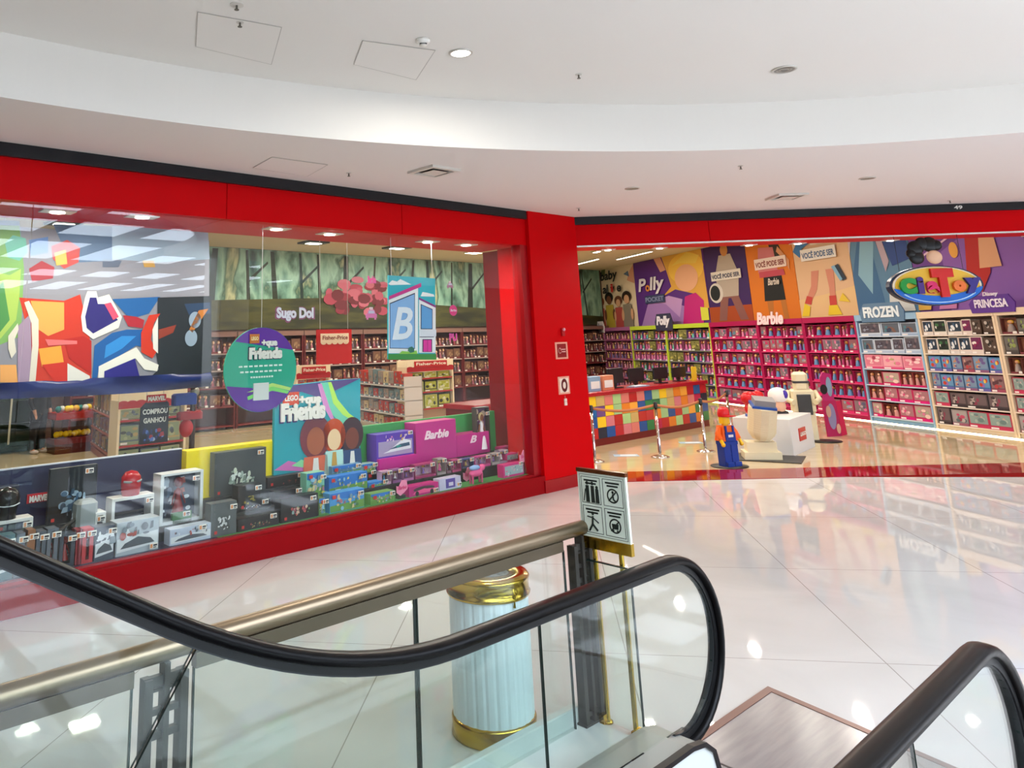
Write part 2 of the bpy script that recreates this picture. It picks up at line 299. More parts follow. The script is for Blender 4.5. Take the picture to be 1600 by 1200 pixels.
# ---------------------------------------------------------------- fixtures of the mall ceiling
def downlight(px, py, z, r, label, lit):
    x, y = OF.flo(px, py, z); t = thing('downlight', OF, (x, y, z), label, 'ceiling light')
    MB().lathe([(r, -.0), (r, -.012), (r*.82, -.014), (r*.8, -.002)], M('c9c4bc', .35, .3)).part('rim', t)
    MB().cyl(0, 0, -.009, -.003, r*.8, M('fff8ec', .5, 0, 0, 9) if lit else M('8b8782', .3, .6)).part('lens', t)
    if lit: area('downlight_beam', OF.W(x, y, z-.05), .2, .2, 30, (1, .95, .86))
    else: MB().lathe([(r*.6, -.012), (r*.45, -.006), (r*.3, -.012)], M('aaa69f', .3, .5)).part('baffle', t)
downlight(720, 82, 4.66, .105, 'lit round downlight in the upper curved ceiling beside the smoke detector', True)
downlight(1225, 108, 4.66, .115, 'unlit round downlight in the upper ceiling toward the right', False)
downlight(988, 294, 4.13, .10, 'unlit round downlight in the lower ceiling near the pillar', False)
downlight(1355, 278, 4.13, .10, 'unlit round downlight in the lower ceiling above the toy shop sign', False)
for (px, py, lb) in ((678, 266, 'square white air diffuser in the lower ceiling over the shop window'), (1229, 306, 'square white air diffuser in the lower ceiling before the opening')):
    x, y = OF.flo(px, py, 4.13); t = thing('air_diffuser', OF, (x, y, 4.13), lb, 'vent', None, LF.az if px < 900 else 0)
    s = .22; m = M('d5d0c8', .4)
    MB().box(-s, s, -s, -s+.05, -.03, 0, m).box(-s, s, s-.05, s, -.03, 0, m).box(-s, -s+.05, -s+.05, s-.05, -.03, 0, m).box(s-.05, s, -s+.05, s-.05, -.03, 0, m).part('frame', t)
    MB().box(-s+.05, s-.05, -s+.05, s-.05, -.006, 0, M('55524e', .6)).part('throat', t, 'dark opening')
    MB().add([(-.12, -.12, -.035), (.12, -.12, -.035), (.12, .12, -.035), (-.12, .12, -.035), (-.05, -.05, -.01), (.05, -.05, -.01), (.05, .05, -.01), (-.05, .05, -.01)], [(0, 1, 2, 3), (4, 5, 6, 7), (0, 1, 5, 4), (1, 2, 6, 5), (2, 3, 7, 6), (3, 0, 4, 7)], m).part('cone', t)
x, y = OF.flo(661, 62, 4.66); t = thing('smoke_detector', OF, (x, y, 4.66), 'white round smoke detector beside the lit downlight', 'smoke detector')
MB().lathe([(.0, 0), (.06, 0), (.06, -.02), (.045, -.035), (.0, -.035)], M('efece6', .4)).part('base', t); MB().lathe([(.032, -.035), (.032, -.055), (0, -.055)], M('dcd8d0', .4)).box(-.03, .03, -.033, .033, -.048, -.042, M('333333', .5)).part('sensor', t)
for i, (px, py, z) in enumerate([(370, 7, 4.66), (375, 34, 4.66), (904, 116, 4.66), (1157, 259, 4.13), (545, 270, 4.13), (904, 325, 4.13), (1484, 313, 4.13)]):
    x, y = OF.flo(px, py, z); t = thing('sprinkler', OF, (x, y, z), ['small metal sprinkler head nearest the top left of the upper ceiling', 'tiny sprinkler head just below the topmost one', 'sprinkler head alone in the middle of the upper ceiling', 'sprinkler head in the lower ceiling between two unlit downlights', 'sprinkler head in the lower ceiling beside the hatch over the shop window', 'sprinkler head in the lower ceiling right over the pillar', 'sprinkler head in the lower ceiling near the number 49'][i], 'sprinkler')
    MB().cyl(0, 0, -.008, 0, .03 if i else .05, M('cfcac2', .4), 14).part('plate', t); MB().cyl(0, 0, -.04, -.008, .008, M('6f6a62', .4, .7), 8).cyl(0, 0, -.044, -.04, .018, M('6f6a62', .4, .7), 10).part('nozzle', t)
def hatch(n_, pts, z, label):
    P = [OF.flo(a, b, z) for a, b in pts]; m = MB(); k = len(P)
    for i in range(k):
        a, b = Vector(P[i]), Vector(P[(i+1) % k]); dd = (b-a).normalized()*.0028; nn = Vector((-dd.y, dd.x))
        m.slab([tuple(a-nn), tuple(b-nn), tuple(b+nn), tuple(a+nn)], -.006, -.004, M('bcb7b0', .7))
    m.slab([(p[0], p[1]) for p in P], -.005, -.0038, ceil_white if z > 4.5 else ceil_low)
    m.top('access_hatch', OF, (0, 0, z), label, 'hatch')
hatch(1, [(309, 18), (306, 72), (424, 100), (440, 42)], 4.66, 'flush access hatch in the upper ceiling, leftmost one')
hatch(2, [(567, 63), (553, 100), (650, 124), (680, 78)], 4.66, 'flush access hatch in the upper ceiling beside the smoke detector')
hatch(3, [(425, 245), (512, 257), (480, 275), (395, 262)], 4.13, 'flush access hatch in the lower ceiling over the shop window')
# ================================================================= THE LONG SHELF WALL ON THE RIGHT
def hpoly(fr, y, pts, m, mb, x0=0, z0=0, dy=0):     # an outline read on the plane at depth y
    q = [fr.pix(a, b, y) for a, b in pts]; return mb.poly([(x-x0, dy, z-z0) for x, z in q], m)
BY = .455                                           # banners hang on the wall here
def banner(name, xa, xb, zt, label, bg, shapes, texts=()):
    # shapes in banner units: u 0..1 across, v 0..1 up
    t = thing(name, WF, (xa, BY, 2.5), label, 'banner', 'tall toy banners above the long shelf wall')
    Wd, Hh = xb-xa, zt-2.5; m = MB(); m.box(.01, Wd-.01, 0, .02, 0, Hh, M(bg, .55)); y = -.003
    for s in shapes:
        c = M(s[1], .55)
        if s[0] == 'e': m.ell(s[2]*Wd, s[3]*Hh, s[4]*Wd, s[5]*Hh, y, c)
        else: m.poly([(u*Wd, y, v*Hh) for u, v in s[2]], c)
        y -= .003
    m.part('print', t)
    for s in texts:                                # (string, u0, u1, v, height v, colour, shear, backing)
        k = MB()
        if s[7]: k.box(s[1]*Wd-.05, s[2]*Wd+.05, y-.02, y-.004, s[3]*Hh-.06, (s[3]+s[4])*Hh+.06, M(s[7], .5))
        k.text(s[0], s[1]*Wd, s[2]*Wd, s[3]*Hh, s[4]*Hh, y-.026, M(s[5], .5), shear=s[6], bold=.03, ext=0); k.part('lettering', t); y -= .002
    return t
bx = lambda px, py=450: WF.pix(px, py, BY)[0]
X = [bx(905, 460), bx(927, 460), bx(993, 455), bx(1105, 450), bx(1171, 445), bx(1245, 440), bx(1334, 438), bx(1428, 430), bx(1612, 430)]
def girl(u, v, s, hair, skin, top_):                 # a small standing figure
    return [('e', hair, u, v+.30*s, .11*s, .11*s*.9), ('p', top_, [(u-.12*s, v-.3*s), (u+.12*s, v-.3*s), (u+.10*s, v+.16*s), (u-.10*s, v+.16*s)]), ('e', skin, u, v+.25*s, .065*s, .08*s), ('e', skin, u-.11*s, v-.02*s, .03*s, .1*s), ('e', skin, u+.11*s, v-.02*s, .03*s, .1*s)]
banner('wall_banner', X[1], X[2], 5.0, 'cream banner with black and red lettering and four children at its foot', 'e6d3b4',
       [('p', 'd98a6a', [(0, .8), (.16, .86), (.22, .98), (0, 1)]), ('p', '7d8a5a', [(.24, .93), (.34, .9), (.36, 1), (.26, 1)]), ('p', 'd49a7e', [(.84, .75), (1, .68), (1, .98), (.92, .9)]), ('p', '5f7896', [(.78, .86), (.9, .8), (.88, .9)])]
       + girl(.18, .2, .85, '8a4a2a', 'd09a74', 'c25a4a') + girl(.4, .24, .9, '1c1412', '7a4a30', 'c0a83c') + girl(.62, .2, .8, '6a3a22', 'd8a680', 'b85048') + girl(.82, .22, .9, '2e1c16', 'd8a680', '8a8070'),
       [('baby', .27, .68, .76, .2, '26282c', .1, None), ('al v e', .3, .74, .58, .15, '26282c', .1, None), ('i', .5, .56, .59, .14, 'd0342e', 0, None)])
banner('wall_banner', X[2], X[3], 5.0, 'wide purple banner with white lettering, yellow hair shape and lavender folds', '5d2f86',
       [('p', 'a77cc0', [(.05, 0), (.75, 0), (.7, .25), (.3, .42), (.2, .38)]), ('p', 'c79ad2', [(.22, .38), (.45, .3), (.62, .1), (.68, .35), (.5, .42)]), ('p', 'e0a94a', [(.42, .42), (.55, .55), (.5, .8), (.45, 1), (.98, 1), (.99, .55), (1, .2), (.9, .18), (.86, .4), (.6, .5)]),
        ('e', 'f2c24c', .76, .78, .23, .22), ('p', 'f0cf5c', [(.58, .84), (.8, 1), (.95, .92), (.9, .82), (.7, .86)]), ('e', 'e9b08a', .76, .64, .15, .19), ('p', 'c2257c', [(.66, 0), (.92, 0), (.95, .3), (.86, .42), (.72, .38)]), ('p', 'dfa088', [(.34, 1), (.44, 1), (.5, .8), (.42, .78)]), ('p', 'd9d84a', [(.9, .04), (.99, .04), (.99, .2), (.9, .22)])],
       [('P lly', .07, .47, .47, .26, 'e9e4ee', .15, None), ('o', .185, .25, .52, .1, 'e8963a', 0, None), ('POCKET', .17, .44, .36, .07, '8a93b8', 0, '3c4468')])
banner('wall_banner', X[3], X[4], 5.0, 'dark purple banner over orange ground with a pale suited figure and white strip', '3c1c60',
       [('p', 'a8481c', [(0, 0), (1, 0), (1, .2), (0, .2)]), ('p', '8a5a54', [(.22, .02), (.4, .02), (.5, .3), (.56, .3), (.72, .02), (.9, .02), (.68, .42), (.34, .42)]), ('p', 'b9aca0', [(.3, .32), (.74, .32), (.8, .6), (.66, .86), (.38, .86), (.24, .6)]), ('e', 'c8874a', .52, .92, .09, .08), ('e', 'd6cfc8', .22, .38, .17, .13), ('e', '1c2022', .2, .38, .12, .1)],
       [('VOCÊ PODE SER', .18, .84, .56, .07, '3c4260', 0, 'e4dcd4')])
banner('wall_banner', X[4], X[5], 5.0, 'orange banner with a standing figure in black shorts and white strip', 'd9781a',
       [('p', 'b9742e', [(.36, 0), (.44, 0), (.5, .3), (.62, .3), (.66, 0), (.76, 0), (.72, .34), (.34, .34)]), ('p', '16181a', [(.3, .22), (.74, .22), (.72, .5), (.34, .5)]), ('p', '3a3028', [(.5, .98), (.68, .98), (.8, .74), (.62, .6)]), ('p', 'cf7a80', [(.24, .56), (.66, .56), (.62, .84), (.3, .86)]), ('p', 'c0485a', [(.26, .5), (.8, .5), (.78, .57), (.26, .57)]), ('p', 'd89a6c', [(.72, .84), (.92, .66), (.9, .54), (.84, .66), (.68, .78)])],
       [('VOCÊ PODE SER', .22, .84, .62, .08, '8a3a34', 0, 'eedcd4'), ('Barbie', .44, .68, .4, .08, 'd8cfc4', .3, None)])
banner('wall_banner', X[5], X[6], 5.0, 'pale peach banner with striding legs in yellow boots and white strip', 'dcb894',
       [('p', 'e2c08c', [(0, 0), (1, 0), (1, .3), (.5, .24), (0, .2)]), ('p', 'cf8a74', [(.3, .5), (.44, .5), (.36, .3), (.2, .14), (.12, .18), (.26, .34)]), ('p', 'cf8a74', [(.56, .5), (.7, .5), (.68, .3), (.66, .14), (.56, .14), (.58, .3)]), ('p', 'c2443c', [(.1, .16), (.22, .14), (.26, .22), (.16, .24)]), ('p', 'c2443c', [(.55, .12), (.67, .12), (.68, .22), (.56, .22)]), ('p', 'e6cc2c', [(.02, .02), (.16, .02), (.2, .12), (.1, .16)]), ('p', 'e6cc2c', [(.5, .02), (.74, .02), (.68, .12), (.54, .12)]), ('p', 'e4c63c', [(.72, .16), (.9, .14), (.8, .24)]), ('p', 'dccfc0', [(.36, .78), (.72, .78), (.66, 1), (.44, 1)]), ('p', '3c78b4', [(.02, .74), (.14, .66), (.2, .76), (.34, .8), (.3, .86), (.12, .84)]), ('p', '2c3a4c', [(.72, .52), (.8, .54), (.9, .38), (.84, .36)]), ('p', '7fb0d0', [(.68, .52), (.74, .53), (.84, .38), (.8, .36)])],
       [('VOCÊ PODE SER', .2, .78, .64, .08, '4a6a96', 0, 'e8e6e2')])
banner('wall_banner', X[6], X[7], 5.0, 'icy blue banner with pale shards and white rounded shapes above the pale blue bay', '5c86a8',
       [('p', '3f6c98', [(0, 0), (.5, 0), (.4, .6), (.2, .8), (0, .4)]), ('p', '86b4cc', [(.1, .4), (.3, .95), (.45, .7), (.3, .2)]), ('p', 'c8bcc8', [(0, .6), (.15, 1), (.04, 1), (0, .9)]), ('p', '5a3c66', [(.45, .8), (.6, .98), (.8, .94), (.7, .7), (.52, .6)]), ('p', '2c4a8c', [(.6, .7), (.95, .84), (1, .5), (.7, .45)]), ('p', 'b4a4b4', [(.42, .98), (.5, 1), (.66, .5), (.58, .4)]), ('p', 'e0e0dc', [(.55, .02), (.95, .02), (.9, .26), (.6, .28)])])
banner('wall_banner', X[7], X[8], 5.0, 'purple and gold banner with a long red wave of hair behind the round shop sign', '6c3f92',
       [('p', '8a5cb0', [(.3, .52), (1, .9), (1, .0), (.3, .0)]), ('p', 'd8a63a', [(.02, .95), (.2, .8), (.42, .8), (.36, .66), (.16, .62), (0, .7)]), ('p', 'e2bc54', [(.1, .9), (.3, .98), (.36, .9), (.22, .8)]), ('p', 'e8c8a8', [(.4, .98), (.52, .9), (.6, .97), (.55, 1)]), ('p', '4c78b8', [(.56, 1), (.66, .9), (.9, .98), (.9, 1)]), ('p', 'e4c4dc', [(.14, .52), (1, .95), (1, .935), (.14, .5)]), ('e', 'e8a84c', .42, .52, .04, .07), ('p', 'b8201c', [(.5, .3), (.54, .62), (.66, .74), (.74, .6), (.7, .3), (.6, .14)]), ('e', 'b8201c', .64, .58, .1, .18), ('p', 'e0a880', [(.62, .34), (.8, .34), (.78, .6), (.66, .62)]), ('p', 'e0b04c', [(0, .02), (.12, .02), (.16, .16), (.02, .2)]), ('p', 'c07ab0', [(.2, .02), (.36, .02), (.4, .2), (.28, .26)])])
# forest picture beyond, on the deep back wall
forest = ramp_noise('forest_print', ['14241f', '2c4a40', '6c9888', '98c0ac', '3c6454', 'c4c89c', '22382f'], 1.3, (1, 1, .45), 10, .6, .25)
t = thing('forest_mural', LF, (4, FN-.03, 2.65), 'large green forest picture along the deep back wall behind the window', 'mural')
MB().box(0, 24.4, 0, .03, 0, 2.34, forest).part('print', t)
m = MB(); rnd = random.Random(5)
for i in range(26):
    x = .5+i*.92+rnd.uniform(-.2, .2); w0 = rnd.uniform(.05, .16); c = M(rnd.choice(['1d2a24', '2c352a', '3d3a2c', '243a38']), .6); b_ = x+rnd.uniform(-.3, .3)
    m.poly([(x-w0, -.004, 0), (x+w0, -.004, 0), (b_+w0*.6, -.004, 2.3), (b_-w0*.6, -.004, 2.3)], c)
    if i % 2: m.poly([(b_, -.006, 1.4), (b_+.7, -.006, 2.0), (b_+.72, -.006, 1.93), (b_+.02, -.006, 1.3)], c)
m.poly([(0, -.008, 0), (24.4, -.008, 0), (24.4, -.008, .35), (16, -.008, .7), (10, -.008, .95), (5, -.008, .8), (0, -.008, .6)], ramp_noise('forest_ground', ['14180f', '2c3018', '4c4c20', '1c2014'], 1.5, (.4, 1, 2), 6, .6, .3))
m.part('tree_trunks', t)
m = MB(); ax, az_ = LF.pix(567, 470, FN-.05)
for i in range(46):
    a = rnd.uniform(0, 2*PI); r = rnd.uniform(0, 1); m.ell(ax-4+math.cos(a)*r*1.5, az_-2.65+math.sin(a)*r*.62+.1, rnd.uniform(.12, .3), rnd.uniform(.08, .2), -.012-i*.0005, M(rnd.choice(['a8465a', '8c3444', 'c0687c', '6e2c38', 'b4566c']), .6), 9)
m.part('pink_tree', t)
# ---- shelving bays
SZL = [.14, .52, .87, 1.24, 1.61, 2.0]
def bay(xa, xb, col, label, header=None, base='b8203c', shelfcol=None, group='shelving bays along the right wall', first=True):
    t = thing('shelving_bay', WF, (xa, 0, 0), label, 'shelving', group); w = xb-xa; c = M(col, .4); u = .05
    for k in (0, 1):
        o = MB().box(0, u, 0, .42, 0, 2.48, c).part('side_panel', t, loc=(k*(w-u), 0, 0))
    MB().box(u, w-u, .40, .42, .05, 2.44, M(shelfcol or col, .5)).part('back_panel', t)
    MB().box(0, w, -.015, .40, 2.36, 2.50, M(header or col, .4)).part('header', t)
    MB().box(u, w-u, .03, .40, .02, .13, M(base, .45)).part('base', t)
    for z in SZL:
        MB().box(u, w-u, 0, .40, z-.028, z-.004, M(shelfcol or col, .35)).part('shelf', t)
    return t
bays = []
def ux(px, py=560): return WF.pix(px, py, 0)[0]
U = [ux(917), ux(944, 540), ux(987, 540), ux(1042, 540), ux(1113, 550), ux(1188, 550), ux(1262, 560), ux(1345, 560), ux(1444, 560), ux(1566, 560)]
U.append(U[-1]+1.75)
BAYS = [('9a5a86', 'mauve shelving bay of small dolls at the far end', 'farthest mauve', 'baby'), ('9a5a86', 'mauve shelving bay of small dolls next to the lime bays', 'nearer mauve', 'baby'),
        ('b4c83a', 'lime green shelving bay beside the mauve one', 'farther lime', 'polly'), ('b4c83a', 'lime green shelving bay beside the magenta ones', 'nearer lime', 'polly'),
        ('a81450', 'magenta shelving bay next to the lime one', 'farthest magenta', 'barb'), ('a81450', 'magenta shelving bay in the middle of the three magenta ones', 'middle magenta', 'barb'), ('a81450', 'magenta shelving bay next to the pale blue one', 'nearest magenta', 'barb'),
        ('8fb4d4', 'pale blue shelving bay with frosty lettering on top', 'pale blue', 'froz'), ('e2cdb0', 'cream shelving bay next to the pale blue one', 'farther cream', 'prin'), ('e2cdb0', 'cream shelving bay at the near end, cut by the picture edge', 'nearest cream', 'prin2')]
SHC = {'baby': 'b86a94', 'polly': '8a8a7c', 'barb': 'd2447a', 'froz': 'c4d2e4', 'prin': 'e4d8cc', 'prin2': 'e0d0c0'}
for i, (c, lb, nm, kd) in enumerate(BAYS):
    bay(U[i]+.004, U[i+1]-.004, c, lb, base={'froz': '7fa8cc', 'prin': 'e0cdb4', 'prin2': 'e0cdb4'}.get(kd, c), shelfcol=SHC[kd])
    # warm light strip under the plinth
l0 = U[0]; 
t = thing('plinth_light', WF, (l0, -.02, 0.005), 'thin warm light strip glowing along the foot of the shelf wall', 'light strip')
MB().box(0, U[-1]-l0, .0, .03, .0, .02, M('7c6a50', .5)).part('channel', t); MB().box(0, U[-1]-l0, -.006, .0, .002, .018, M('fff0b0', .5, 0, 0, 14)).part('diffuser', t)
# ---- boxed toys: one mesh per look, copied along the shelves with its own label
def doll_box(seed, shell, inner, hairs, dresses, band, two=2):
    r = random.Random(seed); m = MB(); S, I = M(shell, .35), M(inner, .5)
    m.box(0, 1, .75, 1, 0, 1, S).box(0, .03, 0, .75, 0, 1, S).box(.97, 1, 0, .75, 0, 1, S).box(.03, .97, 0, .75, 0, .13, M(band, .35)).box(.03, .97, 0, .75, .96, 1, S)
    m.poly([(.03, .3, .13), (.97, .3, .13), (.97, .3, .96), (.03, .3, .96)], I)
    for k in range(5):
        u, v = r.uniform(.1, .9), r.uniform(.25, .85); m.ell(u, v, r.uniform(.05, .14), r.uniform(.05, .12), .295-.004*k, M(r.choice(dresses+[inner, '2c2024', 'c8b8a8']), .5), 8)
    for k in range(two):
        cx = (k+.5)/two+r.uniform(-.04, .04); h = r.uniform(.68, .82); q = .5 if two == 1 else .3
        hc, dc = M(r.choice(hairs), .6), M(r.choice(dresses), .5); sk = M(r.choice(['e0b090', 'd8a07c', '8a5a3c', 'e8bc9c']), .5)
        m.ball((cx, .2, h), (.13*q/.3, .13, .13), hc, 7, 5); m.ball((cx, .12, h-.02), (.08*q/.3, .1, .09), sk, 7, 5)
        m.lathe([(.15*q/.3, .13), (.12*q/.3, .38), (.06*q/.3, .6), (.02, .64)], dc, 7, cx, .16)
        m.box(cx-.1*q/.3, cx-.05*q/.3, .1, .2, .35, .58, sk)
    if r.random() < .6: m.box(.66, .92, -.01, 0, .02, .17, M('e8e4dc', .5))
    return m.mesh('boxed_doll')
def play_box(seed, bg, blobs, band, win=True):
    r = random.Random(seed); m = MB(); m.box(0, 1, .0, 1, 0, 1, M(bg, .35)); y = -.004
    if win: m.poly([(.06, y, .24), (.94, y, .24), (.94, y, .94), (.06, y, .94)], M(blobs[0], .4))
    for k in range(7):
        y -= .004; m.ell(r.uniform(.18, .82), r.uniform(.32, .8), r.uniform(.06, .16), r.uniform(.07, .15), y, M(r.choice(blobs[1:]), .45), 9)
    m.box(0, 1, -.03, 0, .0, .16, M(band, .35)); m.box(.06, .4, -.036, -.03, .03, .13, M('ece8e4', .5))
    return m.mesh('boxed_playset')
P = {}
P['baby'] = [doll_box(i, s, n_, ['5a2c20', '2c1a14', 'b07a3c', '8a4a2c'], ['b04a6c', 'c8889c', 'b89c5c', '6c5a8c'], b) for i, (s, n_, b) in enumerate([('6a3048', '54303c', '8c3c5c'), ('58343c', '6a4a48', '9a5070'), ('784058', '4a2c38', 'a8486c'), ('8a5060', '5c3c40', 'b87888')])]
P['polly'] = [doll_box(i+20, s, n_, ['c89a4a', '5a3020', 'b8542c'], ['c86a9c', '6a4ab0', '5ab0a8', 'd0c05a'], b) for i, (s, n_, b) in enumerate([('5c4a7c', '4a4440', '7a5aa0'), ('8a4a6c', '5c4a4c', '9a6aa4'), ('4c4c4a', '6a5a54', '5a4a90')])] + [play_box(31, '6a6a3c', ['7c7a48', 'b0a85a', '54502c', 'c8b870'], '5a5a30')]
P['barb'] = [doll_box(i+40, s, n_, ['d8a85a', '4a2820', 'c88a3c', 'b85a2c'], ['c03c7c', 'd878a4', '5a88b8', 'c0b0c0', '8a4c9c'], b, two=1+i % 2) for i, (s, n_, b) in enumerate([('a81c54', '7c4450', 'd0266c'), ('8c2048', '8a5a58', 'c42464'), ('b8285c', '94606c', 'e03c7c'), ('9a3058', '6c4c54', 'd82c70')])] + [play_box(i+50, s, bl, b) for i, (s, bl, b) in enumerate([('b42858', ['9a6a70', 'e8a0b8', 'd8c0b8', 'c43068', '8a98a8'], 'dc3474'), ('7c3450', ['8c5c64', 'd0889c', '5c8094', 'c8b098', 'd84478'], 'c42a64'), ('a43a64', ['847078', 'b8a8b0', 'e070a0', '5a5a78'], 'd03070')])]
P['froza'] = [play_box(60, 'c4d0e0', ['54505c', '7a6a74', '8c94a8', '443c4c'], 'aebfd6'), play_box(61, 'b4c4da', ['5c6472', '4c7c8c', '7c5c54', '34405c'], '9ab0cc'), play_box(62, '2c50a8', ['3460b8', '7aa4dc', '22387c', 'c4d4ec'], '8fb4e0'), doll_box(63, 'd4dae4', '5c5458', ['c89a6c', '5c3c30'], ['5a7c9c', '4a5470'], 'c4cede')]
P['frozb'] = [play_box(70, 'dc8ca4', ['e8a8b4', 'f0c4c8', 'c43c68', 'b8a878', 'e0789c'], 'd85484'), play_box(71, 'e494a8', ['d87c94', 'f4d0d4', '9c3c54', 'e8b0bc'], 'd04c7c')]
P['frozc'] = [doll_box(72, '8c3c3c', '7c5048', ['5c2c20', 'b0703c'], ['b85c64', 'c88c88'], 'c81c64'), play_box(73, 'c03464', ['a8747c', 'e4b4bc', 'c89ca0', 'd84c84'], 'd8207c'), play_box(74, 'b03c5c', ['b49c94', 'e8c8c0', 'a8b08c', 'dc78a0'], 'dc2478')]
P['prina'] = [play_box(80, 'e0d4c8', ['6c2a54', '8c2458', 'b0407c', 'e8e0dc', '4c2440'], 'ddd0c8'), play_box(81, 'd8d4cc', ['26302c', '1c2420', '3c6c44', 'e0e0dc', '16181c'], 'dcd4cc'), play_box(82, 'dcd0c8', ['2c3a4c', '3c5878', 'dce0e4', '1c2838'], 'd8d0cc'), play_box(83, '4c3c34', ['54443c', 'b8b0a8', '2c2420'], '40322c')]
P['prinb'] = [play_box(90, '5a7ca4', ['7c94b0', 'a4483c', 'c88454', 'e0c8a0', '6c5c94'], '8c5a7c'), play_box(91, '3c6ca0', ['6494bc', '4c8c3c', 'c0442c', 'e4bc54', '9c6cb4'], '6c64a8'), play_box(92, '7c4c58', ['8c6c70', 'b8484c', 'c8a090', '5c3c44'], 'a04c64')]
P['princ'] = [play_box(95, '8c8488', ['a49c9c', 'b8b0ac', 'c04c6c', '5c6c70', '984058'], '9c5c70'), play_box(96, 'b43c58', ['8ca09c', 'a8b8b0', 'c4a8a4', '6c8484'], 'c83c60'), play_box(97, '4c4448', ['6c5c60', 'b0a4a0', '8c3c54', '3c3438'], '3c3438')]
P['prind'] = [doll_box(98, '6c3c34', '8c5c48', ['c88a2c', 'd8a43c', '8a4a2c'], ['c8982c', '9c8c84', 'b8a8a4', '8c7c4c'], '7c3c44', two=1), play_box(99, '54504c', ['6c6864', '8c9c54', 'a49c94', '3c3a38'], '4c4846')]
seqs = {'baby': [['baby']]*6, 'polly': [['polly']]*6, 'barb': [['barb']]*6, 'froz': [['frozc'], ['frozc'], ['frozc'], ['frozb'], ['froza'], ['froza']], 'prin': [['princ'], ['princ'], ['prinb'], ['prinb'], ['prina'], ['prina']], 'prin2': [['princ'], ['princ'], ['princ'], ['prind'], ['prind'], ['prind']]}
cnt = {'baby': 5, 'polly': 6, 'barb': 6, 'froz': 4, 'prin': 6, 'prin2': 6}
desc = {'baby': 'boxed small doll', 'polly': 'boxed purple doll set', 'barb': 'magenta boxed doll', 'froz': 'boxed doll or playset', 'prin': 'boxed princess playset', 'prin2': 'boxed princess doll'}
rnd = random.Random(11)
for i, (c, lb, nm, kd) in enumerate(BAYS):
    xa, xb = U[i]+.07, U[i+1]-.07
    for si, z in enumerate(SZL):
        top_ = (SZL+[2.36])[si+1]-.035; n = cnt[kd]
        if kd == 'froz' and si in (3, 4, 5): n = 3 if si != 4 else 4
        if kd == 'prin' and si in (0, 1): n = 4
        if kd == 'barb' and si == 0: n = 4
        ws = [rnd.uniform(.75, 1.3) for _ in range(n)]; q = (xb-xa)/sum(ws); x = xa
        for k in range(n):
            me = rnd.choice(P[seqs[kd][si][0]] if kd != 'barb' or si else P['barb'][4:]); wd = ws[k]*q; h = (top_-z)*rnd.uniform(.88, 1.0)
            o = bpy.data.objects.new(me.name.split('.')[0], me); C.objects.link(o)
            o.location = WF.W(x+.008, rnd.uniform(.02, .05), z-.003); o.rotation_euler = (0, 0, WF.az); o.scale = (wd-.016, rnd.uniform(.2, .3), h)
            tag(o, '%s, %s from the left, %s shelf up, %s bay' % (desc[kd], ORD[k], ORD[si], nm), 'boxed toy', 'boxed toys in the %s bay' % nm); x += wd
# ---- lettering standing on the shelf tops
def topsign(txt, pa, pb, h, col, label, y=-.06, back=None, shear=.2, bold=.04, name='shelf_lettering', dz=0):
    (x0, z0), (x1, z1) = WF.pix(*pa, y), WF.pix(*pb, y); zb = 2.50+dz
    t = thing(name, WF, (x0, y, zb), label, 'sign'); W_ = x1-x0
    if back: MB().prism([(-.1, -.1), (W_+.1, -.1), (W_+.14, h*.5), (W_+.02, h+.08), (.02, h+.08), (-.14, h*.5)], .02, .05, M(back, .5)).part('backing', t)
    MB().text(txt, 0, W_, 0, h, 0, M(col, .4), shear=shear, bold=bold, ext=.02).part('letters', t); return t
topsign('Barbie', (1182, 500), (1223, 498), .36, 'f2d4dc', 'white and pink script lettering standing on the magenta shelf top', dz=-.14)
topsign('Polly', (1025, 500), (1046, 500), .42, 'e0dce8', 'small white lettering on a dark backing above the lime bays', back='34344c', dz=-.1)
topsign('baby', (929, 512), (941, 512), .3, '8a8488', 'small square white sign above the mauve bays', back='d8d0d0', shear=0, dz=-.1)
topsign('FROZEN', (1349, 492), (1404, 490), .26, 'dce8f2', 'frosty block lettering on a blue backing on top of the pale blue bay', back='5c7c9c', shear=0, dz=-.08)
t = topsign('PRINCESA', (1524, 486), (1576, 484), .17, 'ece4f4', 'purple plaque with white lettering on the cream bays', back='5a3090', shear=0, bold=.02, dz=.02)
(x0, _), (x1, _) = WF.pix(1536, 474, -.06), WF.pix(1560, 474, -.06)
MB().text('Disney', 0, x1-x0, 0, .1, 0, M('ece4f4', .4), shear=.2).part('small_letters', t, loc=(.22, 0, .21))
# ================================================================= THE WINDOW DISPLAY BEHIND THE LEFT GLASS
Lp = LF.pix
def pxprism(mb, fr, pts, y, y0, y1, m, ox=0, oz=0, side=None):
    q = [fr.pix(a, b, y) for a, b in pts]; return mb.prism([(x-ox, z-oz) for x, z in q], y0, y1, m, side)
green_floor = M('3f8a48', .5)
sA, sB, sC, sD, sE = -4, Lp(285, 720, 8.6)[0], Lp(427, 680, 8.6)[0], Lp(563, 700, 8.6)[0], 9.2
def slabtop(name, x0, x1, m, lb, cat):
    t = thing(name, LF, (x0, 0, 0), lb, cat); w = x1-x0
    MB().box(0, w, 7.80, 8.70, .006, .262, m).part('lower_step', t); MB().box(0, w, 8.08, 8.45, .262, .40, M('262a2c', .5)).part('middle_step', t); MB().box(0, w, 8.34, 8.45, .40, .54, M('262a2c', .5)).part('upper_step', t)
slabtop('display_plinth', sA, Lp(340, 860, 7.8)[0], M('20223c', .5), 'dark navy stepped plinth under the toys at the far left of the window', 'plinth')
slabtop('display_plinth', Lp(340, 860, 7.8)[0]+.003, 9.07, green_floor, 'green stepped plinth under the toys from the dark boxes to the pillar', 'plinth')
